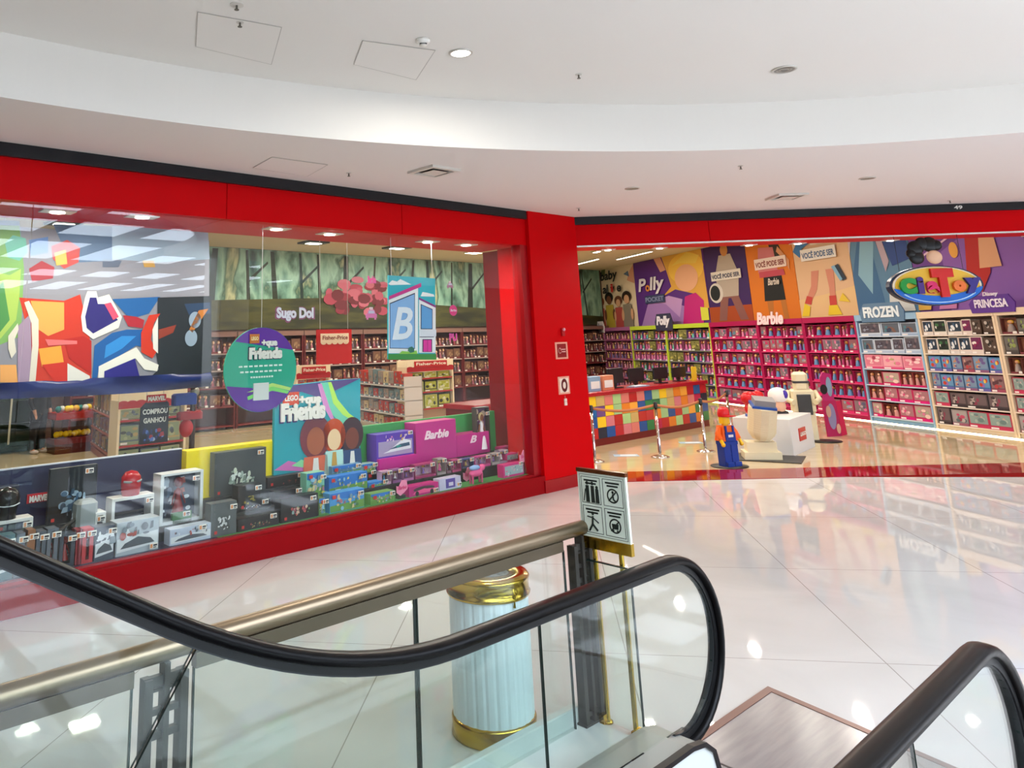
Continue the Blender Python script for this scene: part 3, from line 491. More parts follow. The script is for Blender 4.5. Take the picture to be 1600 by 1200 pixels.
t = thing('backdrop_panel', LF, (sA, 8.62, .26), 'dark navy low backdrop panel behind the toys with a red and white logo', 'display panel')
w_ = sB-sA; MB().box(0, w_, 0, .04, 0, .81, M('262848', .5)).part('board', t); MB().box(0, w_, -.004, .044, .81, .822, M('c8ccd4', .4)).part('top_edge', t)
x0, z0 = Lp(42, 786, 8.6); x1, z1 = Lp(81, 768, 8.6)
MB().box(x0-sA, x1-sA, -.012, 0, z0-.26-.01, z1-.26, M('c01824', .5)).text('MARVEL', x0-sA+.02, x1-sA-.02, z0-.26, (z1-z0)*.8, -.03, WHITE, bold=.05, ext=.012).part('logo', t)
t = thing('backdrop_block', LF, (sB, 8.5, .26), 'bright yellow display block behind the dark boxes', 'display panel')
MB().rbox(0, sC-sB, 0, .16, 0, .80, M('ecd400', .4), .006).part('board', t); MB().box(sC-sB-.3, sC-sB-.22, -.003, 0, .62, .68, M('f4ec90', .5)).part('print', t)
t = thing('backdrop_panel', LF, (sD, 8.62, .26), 'green low backdrop panel behind the pink boxes', 'display panel')
MB().rbox(0, sE-sD-.03, 0, .06, 0, .83, M('3f9a52', .45), .006).part('board', t); MB().box(-.03, 0, -.01, .06, 0, .83, M('e4cc20', .4)).part('edge', t, 'yellow edge strip')
# teal board with three generic girls
Y = 8.46; t = thing('display_board', LF, (0, Y, 0), 'tall teal board with white lettering and three cartoon girls behind the building sets', 'display board')
pxprism(MB(), LF, [(427, 763), (430, 604), (470, 600), (520, 594), (563, 591), (563, 738)], Y, 0, .05, M('1f9fae', .45)).part('board', t)
m = MB()
def hp(pts, c, dy, mb=None): hpoly(LF, Y, pts, M(c, .45), mb or m, 0, 0, dy)
hp([(430, 640), (431, 605), (470, 601), (520, 595), (563, 591), (500, 622), (470, 612), (440, 625)], '5a4a86', -.004)
hp([(500, 598), (512, 597), (520, 622), (535, 645), (560, 662), (560, 676), (530, 660), (512, 640)], '6fd0b0', -.006); hp([(512, 597), (517, 597), (527, 624), (545, 646), (562, 658), (562, 664), (535, 648), (520, 630)], 'b8e860', -.008); hp([(496, 600), (502, 599), (514, 635), (522, 655), (516, 655), (505, 635)], 'd58ac8', -.008)
hp([(428, 735), (450, 720), (470, 724), (478, 736)], 'd070b8', -.006); hp([(455, 728), (470, 718), (484, 722), (486, 732)], '8fd8a0', -.008)
hp([(531, 720), (533, 690), (540, 690), (558, 688), (562, 705), (562, 735), (531, 735)], '1d2c4a', -.008)
m.part('print', t)
m = MB()
for (cx, cz, hw, hair, skin, top_, low) in ((492, 688, 24, '7a3440', 'a85c40', 'd86a4c', '24386c'), (521, 685, 18, 'c4481c', 'f0cca0', 'b8e0d4', '3c7c60'), (549, 683, 18, '38202c', '7a3c30', '2c4c78', 'e0e0dc')):
    (ax, az2), (bx2, bz) = Lp(cx-hw, cz, Y), Lp(cx+hw, cz, Y); W2 = (bx2-ax)/2; ccx = (ax+bx2)/2
    m.ell(ccx, az2+.02, W2, W2*1.15, -.012, M(hair, .5)); m.ell(ccx-.0*W2, az2-.03, W2*.58, W2*.72, -.016, M(skin, .5))
    m.poly([(ccx-W2*.9, -.014, az2-W2*2.8), (ccx+W2*.9, -.014, az2-W2*2.8), (ccx+W2*.75, -.014, az2-W2*.9), (ccx-W2*.75, -.014, az2-W2*.9)], M(top_, .5)); m.poly([(ccx-W2*.35, -.018, az2-W2*2.8), (ccx+W2*.3, -.018, az2-W2*2.8), (ccx+W2*.15, -.018, az2-W2*1.0), (ccx-W2*.15, -.018, az2-W2*1.0)], M('e8e4dc' if low[0] != '3' else 'c89a4c', .5))
m.part('figures', t)
m = MB(); x0, z0 = Lp(441, 634, Y); x1, z1 = Lp(466, 612, Y)
m.box(x0, x1, -.02, -.006, z0, z1, M('d8492c', .4)).text('LEGO', x0+.02, x1-.02, z0+.05, .07, -.03, WHITE, bold=.05, ext=0)
x0, z0 = Lp(465, 636, Y); x1, z1 = Lp(500, 622, Y); m.text('+que', x0, x1, z0, .13, -.035, WHITE, bold=.06, ext=.02)
x0, z0 = Lp(437, 660, Y); x1, z1 = Lp(506, 640, Y); m.text('Friends', x0, x1, z0, .22, -.04, WHITE, bold=.07, ext=.025).text('Friends', x0-.015, x1+.015, z0-.02, .24, -.012, M('3c2a6c', .5), bold=.1, ext=0); m.part('lettering', t)
# round hanging sign
Y = 7.92; (x0, z0), (x1, _), (_, z1) = Lp(350, 577, Y), Lp(463, 577, Y), Lp(407, 514, Y); cx, R2 = (x0+x1)/2, (x1-x0)/2; z0 = Lp(407, 577, Y)[1]
t = thing('round_sign', LF, (cx, Y, z0), 'round teal and purple sign hanging behind the glass beside the teal board', 'sign'); m = MB(); N_ = 48
def disc(f, c, y): return m.poly([(R2*.995*math.cos(a)*1, y, R2*.995*math.sin(a)) for a in f], M(c, .45))
m.prism([(R2*math.cos(2*PI*i/N_), R2*math.sin(2*PI*i/N_)) for i in range(N_)], 0, .02, M('10a688', .45))
disc([.45+1.95*i/20 for i in range(21)], '5a1f96', -.003); disc([3.5+2.2*i/20 for i in range(21)], '5a1f96', -.003)
m.poly([(-.38*R2, -.006, -.62*R2), (0, -.006, -.5*R2), (.3*R2, -.006, -.42*R2), (.78*R2, -.006, -.56*R2), (.74*R2, -.006, -.62*R2), (.3*R2, -.006, -.52*R2), (0, -.006, -.6*R2), (-.36*R2, -.006, -.7*R2)], M('7ad86a', .5))
m.poly([(-.4*R2, -.008, -.52*R2), (0, -.008, -.42*R2), (.3*R2, -.008, -.34*R2), (.84*R2, -.008, -.48*R2), (.8*R2, -.008, -.55*R2), (.3*R2, -.008, -.42*R2), (0, -.008, -.5*R2)], M('b6e070', .5))
m.part('disc', t)
m = MB(); m.box(-.34*R2, -.08*R2, -.014, -.003, .62*R2, .84*R2, M('c8722c', .4)).text('LEGO', -.31*R2, -.11*R2, .69*R2, .07*R2*1.3, -.018, M('f0e0a0', .5), bold=.05, ext=0)
m.text('+que', -.02*R2, .42*R2, .50*R2, .2*R2, -.02, WHITE, bold=.06, ext=.01).text('Friends', -.36*R2, .56*R2, .24*R2, .28*R2, -.022, WHITE, bold=.07, ext=.012).text('Friends', -.38*R2, .58*R2, .22*R2, .32*R2, -.006, M('24204c', .5), bold=.1, ext=0)
for i, (a, b) in enumerate(((-.62, .62), (-.58, .6), (-.3, .34))):
    for k in range(9):
        u = a+(b-a)*k/9; m.box(u*R2, (u+(b-a)/9*.7)*R2, -.008, -.004, (.06-.13*i)*R2, (.1-.13*i)*R2, M('d8f0e8', .5))
m.box(-.22*R2, .2*R2, -.012, -.002, -.72*R2, -.32*R2, M('d4d8d4', .5)); m.part('lettering', t)
MB().tube([(0, .01, R2), (0, .01, 3.595-z0)], .003, M('cccccc', .3), 5).part('wire', t)
# house poster
Y = 8.0; t = thing('hanging_poster', LF, (0, Y, 0), 'tall hanging poster of a white gabled house with a big letter b', 'poster'); m = MB()
pxprism(m, LF, [(606, 561), (606.5, 430), (680, 435), (680.5, 559)], Y, 0, .012, M('28b4c8', .45))
def pp(cr, c, dy): hpoly(LF, Y, [(560+a/4, 340+b/4) for a, b in cr], M(c, .45), m, 0, 0, dy)
pp([(186, 415), (210, 392), (240, 400), (262, 385), (330, 418), (200, 422)], 'f0f4f6', -.002); pp([(388, 492), (400, 465), (430, 470), (470, 480), (476, 494)], 'f0f4f6', -.002)
pp([(188, 515), (372, 440), (372, 848), (188, 848)], 'eef0f4', -.003); pp([(378, 510), (482, 560), (482, 845), (378, 845)], 'eef0f4', -.003)
pp([(190, 492), (390, 408), (392, 432), (190, 512)], 'c8348c', -.006); pp([(376, 498), (482, 550), (482, 564), (376, 512)], '8c3484', -.006)
pp([(194, 535), (352, 470), (352, 820), (194, 818)], '1e2a50', -.005); pp([(197, 540), (348, 478), (348, 816), (197, 814)], '86b4e8', -.007)
pp([(388, 540), (462, 572), (462, 698), (388, 698)], '1e2a50', -.005); pp([(392, 546), (458, 576), (458, 694), (392, 694)], '5aa0dc', -.007)
pp([(378, 700), (484, 700), (484, 742), (378, 742)], 'dfe4ee', -.008); pp([(380, 744), (470, 744), (470, 748), (380, 748)], '1e2a50', -.009)
pp([(398, 760), (458, 760), (458, 840), (398, 840)], '1e2a50', -.009); pp([(403, 765), (453, 765), (453, 838), (403, 838)], 'e02a9c', -.011); pp([(427, 765), (430, 765), (430, 838), (427, 838)], 'a01870', -.012)
pp([(184, 852), (484, 852), (484, 888), (182, 888)], '2f8c3c', -.010); pp([(250, 852), (270, 834), (310, 838), (360, 830), (366, 852)], '8cc84c', -.012); pp([(305, 830), (312, 812), (330, 806), (345, 818), (345, 840), (320, 846)], '1e6c5c', -.014)
m.part('print', t)
(x0, z0), (x1, z1) = Lp(612, 531, Y), Lp(643, 480, Y); MB().text('B', x0, x1, z0, z1-z0, -.02, M('e4ecf8', .5), shear=.25, ext=.006).part('lettering', t)
for q in (612, 676):
    a = Lp(q, 434, Y); MB().tube([(a[0], .006, a[1]-.02), (a[0], .006, 3.595)], .003, M('cccccc', .3), 5).part('wire', t)
# stickers on the inside of the glass
def sticker(px, py, r, shape, col, label):
    x, z = Lp(px, py, GN+.09); m = MB(); m2 = M(col, .4); s = r*.0075
    if shape == 'disc': m.prism([(s*math.cos(2*PI*i/20), s*math.sin(2*PI*i/20)) for i in range(20)], 0, .003, m2).text('Barbie', -s*.8, s*.8, -s*.2, s*.45, -.003, M('f4d4e4', .5), shear=.3, ext=0)
    elif shape == 'car':
        m.prism([(-s, -.5*s), (s, -.5*s), (s, 0), (.75*s, .1*s), (.55*s, .6*s), (-.55*s, .6*s), (-.75*s, .1*s), (-s, 0)], 0, .003, m2); m.poly([(-.6*s, -.002, .1*s), (.6*s, -.002, .1*s), (.45*s, -.002, .5*s), (-.45*s, -.002, .5*s)], M('c8c0d8', .4)); m.box(-.3*s, .3*s, 0, .003, .6*s, 1.0*s, M('e8c4cc', .4)); m.box(-.85*s, -.55*s, 0, .003, -.75*s, -.5*s, m2); m.box(.55*s, .85*s, 0, .003, -.75*s, -.5*s, m2)
    else: m.text(shape, -s, s, -.7*s, 1.4*s, 0, m2, bold=.06, ext=.003)
    m.top('window_sticker', LF, (x, GN+.086, z), label, 'sticker')
sticker(708, 485, 10, 'disc', 'e43c84', 'round pink sticker with white script to the right of the house poster')
sticker(580, 491, 12, 'car', 'e07ab0', 'pink car shaped sticker to the left of the house poster')
sticker(581, 437, 9, 'Barbie', 'f04c9c', 'small pink script sticker above the pink tree')
sticker(708, 527, 10, 'PU', 'e04c9c', 'pink and white letter sticker under the round pink one')
sticker(703, 446, 8, 'car', 'a8708c', 'dull pink car shaped sticker over the forest picture')
x0, z0 = Lp(432, 502, GN+.09); x1, z1 = Lp(490, 486, GN+.09)
MB().text('Sugo Dol', 0, x1-x0, 0, .16, 0, M('e4dce8', .5), bold=.05, ext=.003).text('Sugo Dol', -.02, x1-x0+.02, -.02, .19, .004, M('8c4c6c', .5), bold=.08, ext=0).top('window_lettering', LF, (x0, GN+.088, z0), 'white and pink outlined lettering on the glass above the round sign', 'lettering')
# big comic style picture hung at the left, kept generic: coloured shards and bands
Y = 8.95; t = thing('hanging_picture', LF, (0, Y, 0), 'huge colourful picture hung over the left half of the window', 'hanging banner'); m = MB()
pxprism(m, LF, [(-160, 600), (-160, 330), (0, 352), (327, 376), (327, 592), (0, 603)], Y, 0, .02, M('8c8a94', .5))
def cp(cr, c, dy): hpoly(LF, Y, [(a/4, 300+b/4) for a, b in cr], M(c, .5), m, 0, 0, dy)
cp([(-600, 200), (120, 210), (150, 480), (130, 900), (60, 930), (-600, 1200)], '7aa85a', -.003); cp([(-100, 480), (60, 520), (130, 480), (120, 650), (100, 800), (0, 920), (-200, 1000)], 'a4c05a', -.005); cp([(-60, 640), (20, 560), (60, 800), (-20, 900)], '4c8c4a', -.006); cp([(30, 320), (80, 270), (160, 290), (170, 380), (120, 430), (50, 410)], '6cb4a0', -.005)
cp([(180, 300), (300, 280), (300, 380), (190, 400)], '5c7cb4', -.003); cp([(180, 480), (260, 430), (340, 470), (330, 540), (200, 560)], 'a03038', -.004); cp([(320, 340), (420, 300), (500, 350), (490, 440), (400, 480), (330, 420)], 'c8443c', -.005); cp([(340, 380), (410, 360), (420, 450), (350, 460)], 'd8b454', -.006)
cp([(120, 660), (400, 680), (500, 640), (560, 900), (570, 1170), (420, 1190), (220, 1190), (180, 900)], 'c43420', -.004); cp([(190, 680), (400, 690), (400, 860), (300, 900), (240, 860)], 'e0a050', -.006); cp([(240, 980), (380, 960), (400, 1080), (260, 1090)], 'e89c38', -.007); cp([(260, 1080), (420, 1060), (420, 1190), (340, 1190)], 'c82c1c', -.008); cp([(420, 1070), (560, 1150), (560, 1190), (420, 1190)], 'd8d4cc', -.009); cp([(0, 1080), (100, 1080), (110, 1190), (0, 1190)], 'e8a45c', -.007)
cp([(110, 840), (190, 760), (200, 1190), (110, 1190)], 'a088a0', -.007); cp([(150, 690), (180, 680), (240, 800), (240, 960), (220, 1190), (180, 1190), (200, 960), (195, 820)], 'd8d0c0', -.009); cp([(50, 900), (110, 820), (115, 860), (90, 920), (100, 1000), (70, 1040), (50, 980)], 'd8d0c0', -.009)
cp([(400, 920), (520, 900), (570, 930), (570, 1140), (430, 1040)], 'b42018', -.008); cp([(280, 920), (480, 930), (480, 950), (300, 960)], 'e06c6c', -.010)
cp([(545, 620), (600, 620), (610, 660), (680, 640), (760, 780), (740, 850), (580, 920), (515, 870), (505, 780), (530, 660)], 'e0ddd4', -.010); cp([(560, 660), (600, 660), (610, 700), (650, 700), (735, 800), (580, 885), (540, 850), (530, 780)], '2a2270', -.012); cp([(650, 700), (690, 690), (740, 780), (705, 800)], 'd84c6c', -.014)
cp([(700, 670), (1000, 655), (930, 760), (860, 780), (790, 770)], '1c5c9c', -.006); cp([(790, 860), (900, 860), (980, 990), (850, 960), (620, 1100), (600, 1180), (575, 1170), (590, 960), (700, 880)], '14589c', -.006); cp([(660, 960), (760, 900), (850, 900), (760, 980), (650, 1040)], '2c84cc', -.008)
cp([(765, 770), (850, 780), (900, 800), (890, 850), (800, 840)], 'a82030', -.010); cp([(1000, 760), (930, 770), (880, 880), (880, 1000), (950, 1040), (975, 1000), (940, 920), (960, 820)], 'c83018', -.012); cp([(985, 780), (950, 860), (955, 980), (985, 1010)], 'dcdad4', -.013)
cp([(610, 1190), (615, 1090), (850, 970), (900, 1040), (990, 1080), (980, 1120), (900, 1110), (845, 1040), (650, 1120), (645, 1190)], 'e0ddd4', -.011); cp([(650, 1190), (650, 1120), (840, 1040), (880, 1190)], '221c7c', -.012)
cp([(985, 660), (1320, 650), (1320, 1190), (900, 1190), (990, 1110), (975, 1020)], '20262e', -.007); cp([(990, 860), (1100, 830), (1080, 880), (990, 920)], '8c3424', -.009); cp([(1150, 700), (1310, 690), (1310, 760), (1180, 770)], '243c5c', -.009)
m.ell(*Lp(304, 500, Y), .08, .1, -.012, M('8c9cb0', .3)); m.ell(*Lp(298, 528, Y), .08, .1, -.012, M('8c9cb0', .3)); cp([(1180, 860), (1240, 740), (1300, 730), (1200, 880)], 'b8702c', -.012)
cp([(330, 200), (720, 215), (700, 430), (500, 440), (430, 420)], '5c7494', -.0025); cp([(-600, 150), (120, 180), (140, 330), (-600, 420)], '7c98a4', -.0028)
cp([(700, 200), (1300, 250), (1310, 420), (980, 440), (700, 420)], '9cb0c4', -.003); cp([(640, 420), (760, 430), (740, 470), (640, 470)], '5c6478', -.005); cp([(890, 430), (960, 430), (970, 470), (900, 470)], 'c0923c', -.005)
m.part('print', t)
m = MB(); vs = []; N2 = 40; xa, xb = -3.5, Lp(328, 592, Y)[0]; rr = random.Random(3)
zA = Lp(0, 603, Y)[1]; zB = Lp(327, 592, Y)[1]
for i in range(N2+1):
    u = i/N2; x = xa+(xb-xa)*u; z = zA; ph = .05*math.sin(u*34)
    vs += [(x, -.03+ph, z+.03), (x, -.06-ph, z-.05), (x, ph*.5, z-.13-.03*math.sin(u*9))]
m.add(vs, [(3*i+k, 3*i+3+k, 3*i+4+k, 3*i+1+k) for i in range(N2) for k in (0, 1)], M('1c2a66', .3), True).part('valance', t, 'crumpled navy cloth edge')
for q in (-.8, 2, 4.2): MB().tube([(q, .01, 3.5), (q, .01, 4.99)], .004, M('aaaaaa', .3), 5).part('wire', t)
# ---- the toys of the window, each a thing of its own with a price card
def card(t, x, z, y=-.01, s=.04, rz=0):
    MB().box(-s, s, -.004, 0, -s*.6, s*.6, M('eeeae0', .5)).box(-s*.1, s*.85, -.006, -.004, -s*.1, s*.3, M('22242a', .5)).box(-s*.1, s*.7, -.006, -.004, -s*.45, -s*.25, M('22242a', .5)).box(-s*.85, -s*.3, -.006, -.004, -s*.45, s*.4, M('d0844c', .5)).part('price_card', t, loc=(x, y, z), rot=(0, rz, 0))
ROW = {0: (7.84, .262), 1: (8.12, .402), 2: (8.37, .542)}
def blobs(m, W_, H_, cols, n, seed, y=-.003, u0=.12, u1=.88, v0=.15, v1=.8, s=.14):
    r = random.Random(seed)
    for k in range(int(n*1.8)):
        c = M(r.choice(cols), .45); u, v = r.uniform(u0, u1), r.uniform(v0, v1); a = r.uniform(.25, .9)*s*H_; b_ = r.uniform(.25, .9)*s*H_
        if r.random() < .5: m.ell(u*W_, v*H_, a, b_, y-.0008*k, c, 10)
        else: m.poly([(u*W_-a, y-.0008*k, v*H_-b_), (u*W_+a*r.uniform(.3, 1), y-.0008*k, v*H_-b_*.7), (u*W_+a*.6, y-.0008*k, v*H_+b_), (u*W_-a*.5, y-.0008*k, v*H_+b_*.8)], c)
def wbox(kind, x0, x1, yt, row, label, c=None, dep=.14, seed=0, name='toy_box', cat='boxed toy', tagpos=(.82, .85), group=None, lift=0, txt=None):
    y, z = ROW[row]; z += lift; pm = (x0+x1)/2; a = Lp(x0, yt, y)[0]; b = Lp(x1, yt, y)[0]; H_ = Lp(pm, yt, y)[1]-z; W_ = b-a
    t = thing(name, LF, (a, y, z), label, cat, group); S = 0.012
    if kind == 'city':
        MB().rbox(0, W_, 0, dep, 0, H_, M(c or '3a8cd0', .35), .003).part('carton', t); m = MB(); m.poly([(0.005, -.002, .005), (W_-.005, -.002, .005), (W_-.005, -.002, H_*.45), (0.005, -.002, H_*.35)], M('6a9c4a', .4)); m.poly([(0.005, -.003, H_*.75), (W_*.5, -.003, H_*.62), (W_-.005, -.003, H_*.85), (W_-.005, -.003, H_-.005), (.005, -.003, H_-.005)], M('2c78c8', .4)); blobs(m, W_, H_, ['8fc4dc', 'd8c890', '6c94a8', 'a86c7c', 'e0d468', '4c7c4c', 'c8b8a0', '7c9cb4'], 14, seed, -.005); m.box(.02, .07, -.032, -.03, H_-.06, H_-.02, M('c82c28', .4)); m.part('print', t)
    elif kind == 'black':
        MB().rbox(0, W_, 0, dep, 0, H_, M(c or '1b1c1e', .35), .003).part('carton', t); m = MB(); blobs(m, W_, H_, txt or ['b89858', 'c87c54', 'd0b490', '8c6c4c', '5c7c54', 'a84c4c'], 16, seed, -.003, .28, .74, .22, .55, .09); m.box(.03, .06, -.032, -.03, .03, .06, M('c8302c', .4)); m.part('print', t)
    elif kind == 'plain':
        MB().rbox(0, W_, 0, dep, 0, H_, M(c, .35), .003).part('carton', t)
        if txt: MB().text(txt, W_*(.2 if len(txt) > 1 else .4), W_*(.8 if len(txt) > 1 else .6), H_*.56, H_*(.22 if len(txt) > 1 else .34), -.012, M('f4d8e4', .4), shear=.35, bold=.03, ext=.01).part('lettering', t)
    elif kind in ('doll', 'hero'):
        sh = M(c or 'd04c8c', .35); m = MB().box(0, W_, dep-.006, dep, 0, H_, sh).box(0, .006, 0, dep, 0, H_, sh).box(W_-.006, W_, 0, dep, 0, H_, sh).box(0, W_, 0, dep, 0, .03, sh).box(0, W_, 0, dep, H_-.02, H_, sh)
        if kind == 'hero': m.box(0, .035, -.002, 0, 0, H_, sh).box(W_-.035, W_, -.002, 0, 0, H_, sh)
        m.part('carton', t); r = random.Random(seed)
        m9 = MB().poly([(.006, dep-.008, .03), (W_-.006, dep-.008, .03), (W_-.006, dep-.008, H_-.02), (.006, dep-.008, H_-.02)], M('2c3c50' if kind == 'hero' else r.choice(['6c4c6c', '9c7c94', '4c3c50', 'b494a8']), .5)); mm = MB(); mm.add([], [], M('888888', .5)); blobs(mm, W_, H_, ['e4e8ea', '8c9ca8', 'a84c3c', '5c7088', 'c8ccd0', '2c3440'] if kind == 'hero' else ['e8d0dc', 'b86c94', '8c6ca8', 'd8b8a0', '5c3c54'], 10, seed+7, dep-.012, .15, .85, .12, .9, .11); mm.part('lining_blobs', t); m9.part('lining', t)  # print blobs; the pale ones paint highlights into the hero boxes
        cx, f = W_/2, H_; m = MB(); sk = M(r.choice(['e0b090', '8a5a3c', 'd8a07c']), .5) if kind == 'doll' else M('7c2420', .35); hr = M(r.choice(['d8b060', '3a2018', 'a85a2c', 'e4c890']), .6) if kind == 'doll' else M('7c2420', .3); dr = M(r.choice(['d84c90', '8c6cc0', '4c94b8', 'e8e0e4', 'c0a450']), .5) if kind == 'doll' else M('8c2c28', .35)
        q = min(W_*.42, f*.2)
        m.ball((cx, dep*.5, f*.78), (q*.5, dep*.3, q*.55), hr, 10, 7); m.ball((cx, dep*.36, f*.77), (q*.34, dep*.24, q*.42), sk, 10, 7); m.lathe([(q*.7, .05), (q*.55, f*.3), (q*.25, f*.5), (q*.32, f*.62), (q*.1, f*.68), (.004, f*.7)], dr, 10, cx, dep*.5)
        for sg in (-1, 1): m.tube([(cx+sg*q*.3, dep*.5, f*.62), (cx+sg*q*.6, dep*.45, f*.46), (cx+sg*q*.75, dep*.4, f*.34)], [q*.12, q*.1, q*.07], sk, 6)
        m.part('figure', t)
    elif kind == 'vehicle':
        MB().rbox(0, W_, 0, dep, 0, H_, M(c or '9aa4ac', .35), .003).part('carton', t); m = MB(); m.poly([(.01, -.003, H_*.1), (W_-.01, -.003, H_*.2), (W_-.01, -.003, H_*.6), (.01, -.003, H_*.5)], M('d8dee0', .3)); m.poly([(W_*.1, -.006, H_*.2), (W_*.9, -.006, H_*.25), (W_*.8, -.006, H_*.4), (W_*.5, -.006, H_*.5), (W_*.2, -.006, H_*.35)], M('4c545c', .35)); blobs(m, W_, H_, ['e4e8ea', '5c646c', 'a8544c', '78848c'], 8, seed, -.008, v0=.55, v1=.9); m.part('print', t)
    if tagpos: card(t, W_*tagpos[0], H_*tagpos[1], -.034 if kind in ('city', 'black', 'vehicle') else -.008)
    return t, W_, H_
def stand(x0, x1, yt, row, lb):
    y, z = ROW[row]; a = Lp(x0, yt, y)[0]; b = Lp(x1, yt, y)[0]; H_ = Lp((x0+x1)/2, yt, y)[1]-z; W_ = b-a
    t = thing('display_riser', LF, (a, y, z), lb, 'display stand'); m = M('dcdcd6', .35)
    MB().rbox(0, W_, 0, .18, H_-.03, H_, m, .004).part('top', t)
    for q in (0, W_-.03): MB().box(q, q+.03, 0, .18, 0, H_-.03, m).part('leg', t)
    card(t, W_-.05, H_-.06); return a, b, z+H_, y
a, b, zt, y = stand(-14, 52, 812, 1, 'white riser under the black toy helmet')
t = thing('toy_helmet', LF, ((a+b)/2-.04, y+.09, zt), 'glossy black rounded toy helmet on a white riser', 'toy helmet')
MB().lathe([(.09, 0), (.085, .05), (.10, .1), (.115, .17), (.10, .23), (.06, .265), (.0, .28)], M('121316', .2), 20).part('shell', t); MB().tube([(-.1, -.05, .13), (-.04, -.1, .12), (.04, -.1, .12), (.1, -.05, .13)], .006, M('c8ccd0', .3), 6).part('trim', t)
a, b, zt, y = stand(176, 241, 775, 1, 'white riser under the red toy helmet')
t = thing('toy_helmet', LF, ((a+b)/2, y+.09, zt), 'plain glossy red toy helmet on a white riser', 'toy helmet')
MB().lathe([(.085, 0), (.095, .04), (.10, .12), (.095, .18), (.06, .225), (.0, .24)], M('a8101c', .18), 22).part('shell', t); MB().tube([(-.088, -.04, .14), (-.05, -.085, .135), (.05, -.085, .135), (.088, -.04, .14)], .012, M('8c9494', .4), 6).part('visor', t)
stand(148, 166, 800, 1, 'small white riser beside the grey toy mallet')
x, z = Lp(133, 795, 8.2); t = thing('toy_mallet', LF, (x, 8.2, .402), 'grey toy mallet leaning with its long black handle down', 'toy mallet')
MB().rbox(-.10, .10, -.09, .09, .12, .36, M('8b928f', .4), .03).part('head', t); MB().tube([(-.08, -.02, .2), (-.36, -.1, .07), (-.56, -.14, .02)], .018, M('26241f', .6), 10).part('handle', t)
wbox('black', 79, 153, 729, 2, 'big black box with blue print beside the red and white logo', c='1c2026', seed=4, txt=['2c4458', '3c5c78', '8ca4b4', '24303c'], tagpos=(.8, .9), dep=.05)
wbox('black', -2, 30, 760, 2, 'dark box behind the black helmet', c='23233a', seed=14, txt=['2c2c44', '3a3a5a'], tagpos=None)
for i, (x0, x1, yt, k, c, lb) in enumerate([(-24, 24, 838, 'vehicle', '3c6068', 'dark teal box below the black handrail'), (27, 40, 833, 'hero', '5c6470', 'slim grey boxed figure at the left end of the front row'), (44, 56, 828, 'hero', '8c5c3c', 'slim boxed figure with a gold head in the front row'), (58, 73, 830, 'hero', '4a525c', 'slim boxed figure beside the gold one'), (75, 92, 826, 'hero', '5a626c', 'slim silver boxed figure in the middle of the front row'), (94, 118, 834, 'hero', '2c3440', 'dark boxed figure with a white outline'), (120, 128, 828, 'hero', '8c2430', 'very slim red boxed figure'), (130, 147, 826, 'hero', 'b42c34', 'red and white boxed figure before the grey mallet'), (149, 180, 822, 'vehicle', '4c5460', 'grey boxed vehicle set with two price cards')]):
    wbox(k, x0, x1, yt, 0, lb, c=c, seed=i+3)
wbox('vehicle', 183, 249, 812, 0, 'wide silver and white boxed vehicle below the red helmet', c='a8b2b8', seed=21, dep=.2, tagpos=(.85, .15))
wbox('hero', 252, 318, 738, 1, 'tall white framed box with a red armoured toy figure', c='d8dcdc', seed=22, dep=.2)
wbox('vehicle', 266, 330, 822, 0, 'white boxed set with a blue corner in front of the framed figure', c='b8c4d4', seed=33, tagpos=(.75, .85))
wbox('plain', 270, 300, 800, 1, 'small green and white box behind the white boxed set', c='4c7c50', dep=.05, tagpos=(.7, .8))
# dark boxes
wbox('black', 336, 416, 703, 2, 'large charcoal box with a pale building print before the yellow block', c='3c4244', seed=40, txt=['c4ccb8', '9caca0', 'd4dcd4', '7c8c80'], tagpos=(.86, .9), dep=.12)
wbox('black', 372, 408, 757, 1, 'black box with a price card under the charcoal box', seed=41, txt=['9c8c3c', '2c2c24'])
wbox('black', 330, 370, 785, 0, 'dark grey box with white brush lettering print', c='50585a', seed=42, txt=['d8dcdc', 'c4c8c8', '3c4444'])
wbox('black', 355, 424, 785, 1, 'black box with a white peaked print', c='202426', seed=46, txt=['d8dce0', 'b8906c', '5c7c54', 'c4c8cc'], lift=0)
wbox('black', 372, 436, 806, 0, 'black box with a golden flower bed print', seed=43)
wbox('black', 418, 478, 742, 2, 'flat black box beside the teal board', seed=44, txt=['3c2c2c', '8c3c3c', '2c2424'])
wbox('black', 439, 497, 775, 0, 'black box with a flower bouquet print', seed=45, txt=['c85c54', '6c9c6c', 'd8b8a0', '8cb0a8', 'a04c5c'])
wbox('black', 430, 472, 765, 1, 'black box with a green print behind the bouquet box', seed=48, txt=['2c4c3c', '1c3c30'])
# city boxes
for i, (x0, x1, yt, row, c, lb) in enumerate([(479, 507, 738, 1, '7cc0a8', 'small mint box standing before the teal board'), (498, 508, 778, 0, '5c7c50', 'narrow green box between the bouquet box and the sky box'), (500, 530, 768, 1, '78b4cc', 'pale blue box behind the tall sky box'), (519, 564, 726, 2, '5c88a8', 'grey blue box in the top row of building sets'), (514, 574, 741, 1, '2c78c8', 'long bright blue box in the middle of the building sets'), (515, 569, 767, 0, '4c9cd8', 'tall sky blue box with a toy street print'), (565, 587, 724, 2, '8cacac', 'small pale box between the blue boxes and the pink ones'), (576, 604, 752, 1, '3c88d0', 'small bright blue box above the green farm box'), (579, 616, 769, 0, '74a858', 'green box with a yellow vehicle print'), (572, 583, 738, 2, 'b8b09c', 'tiny beige box right of the long bright blue box')]):
    wbox('city', x0, x1, yt, row, lb, c=c, seed=50+i*3, tagpos=(.85, .8))
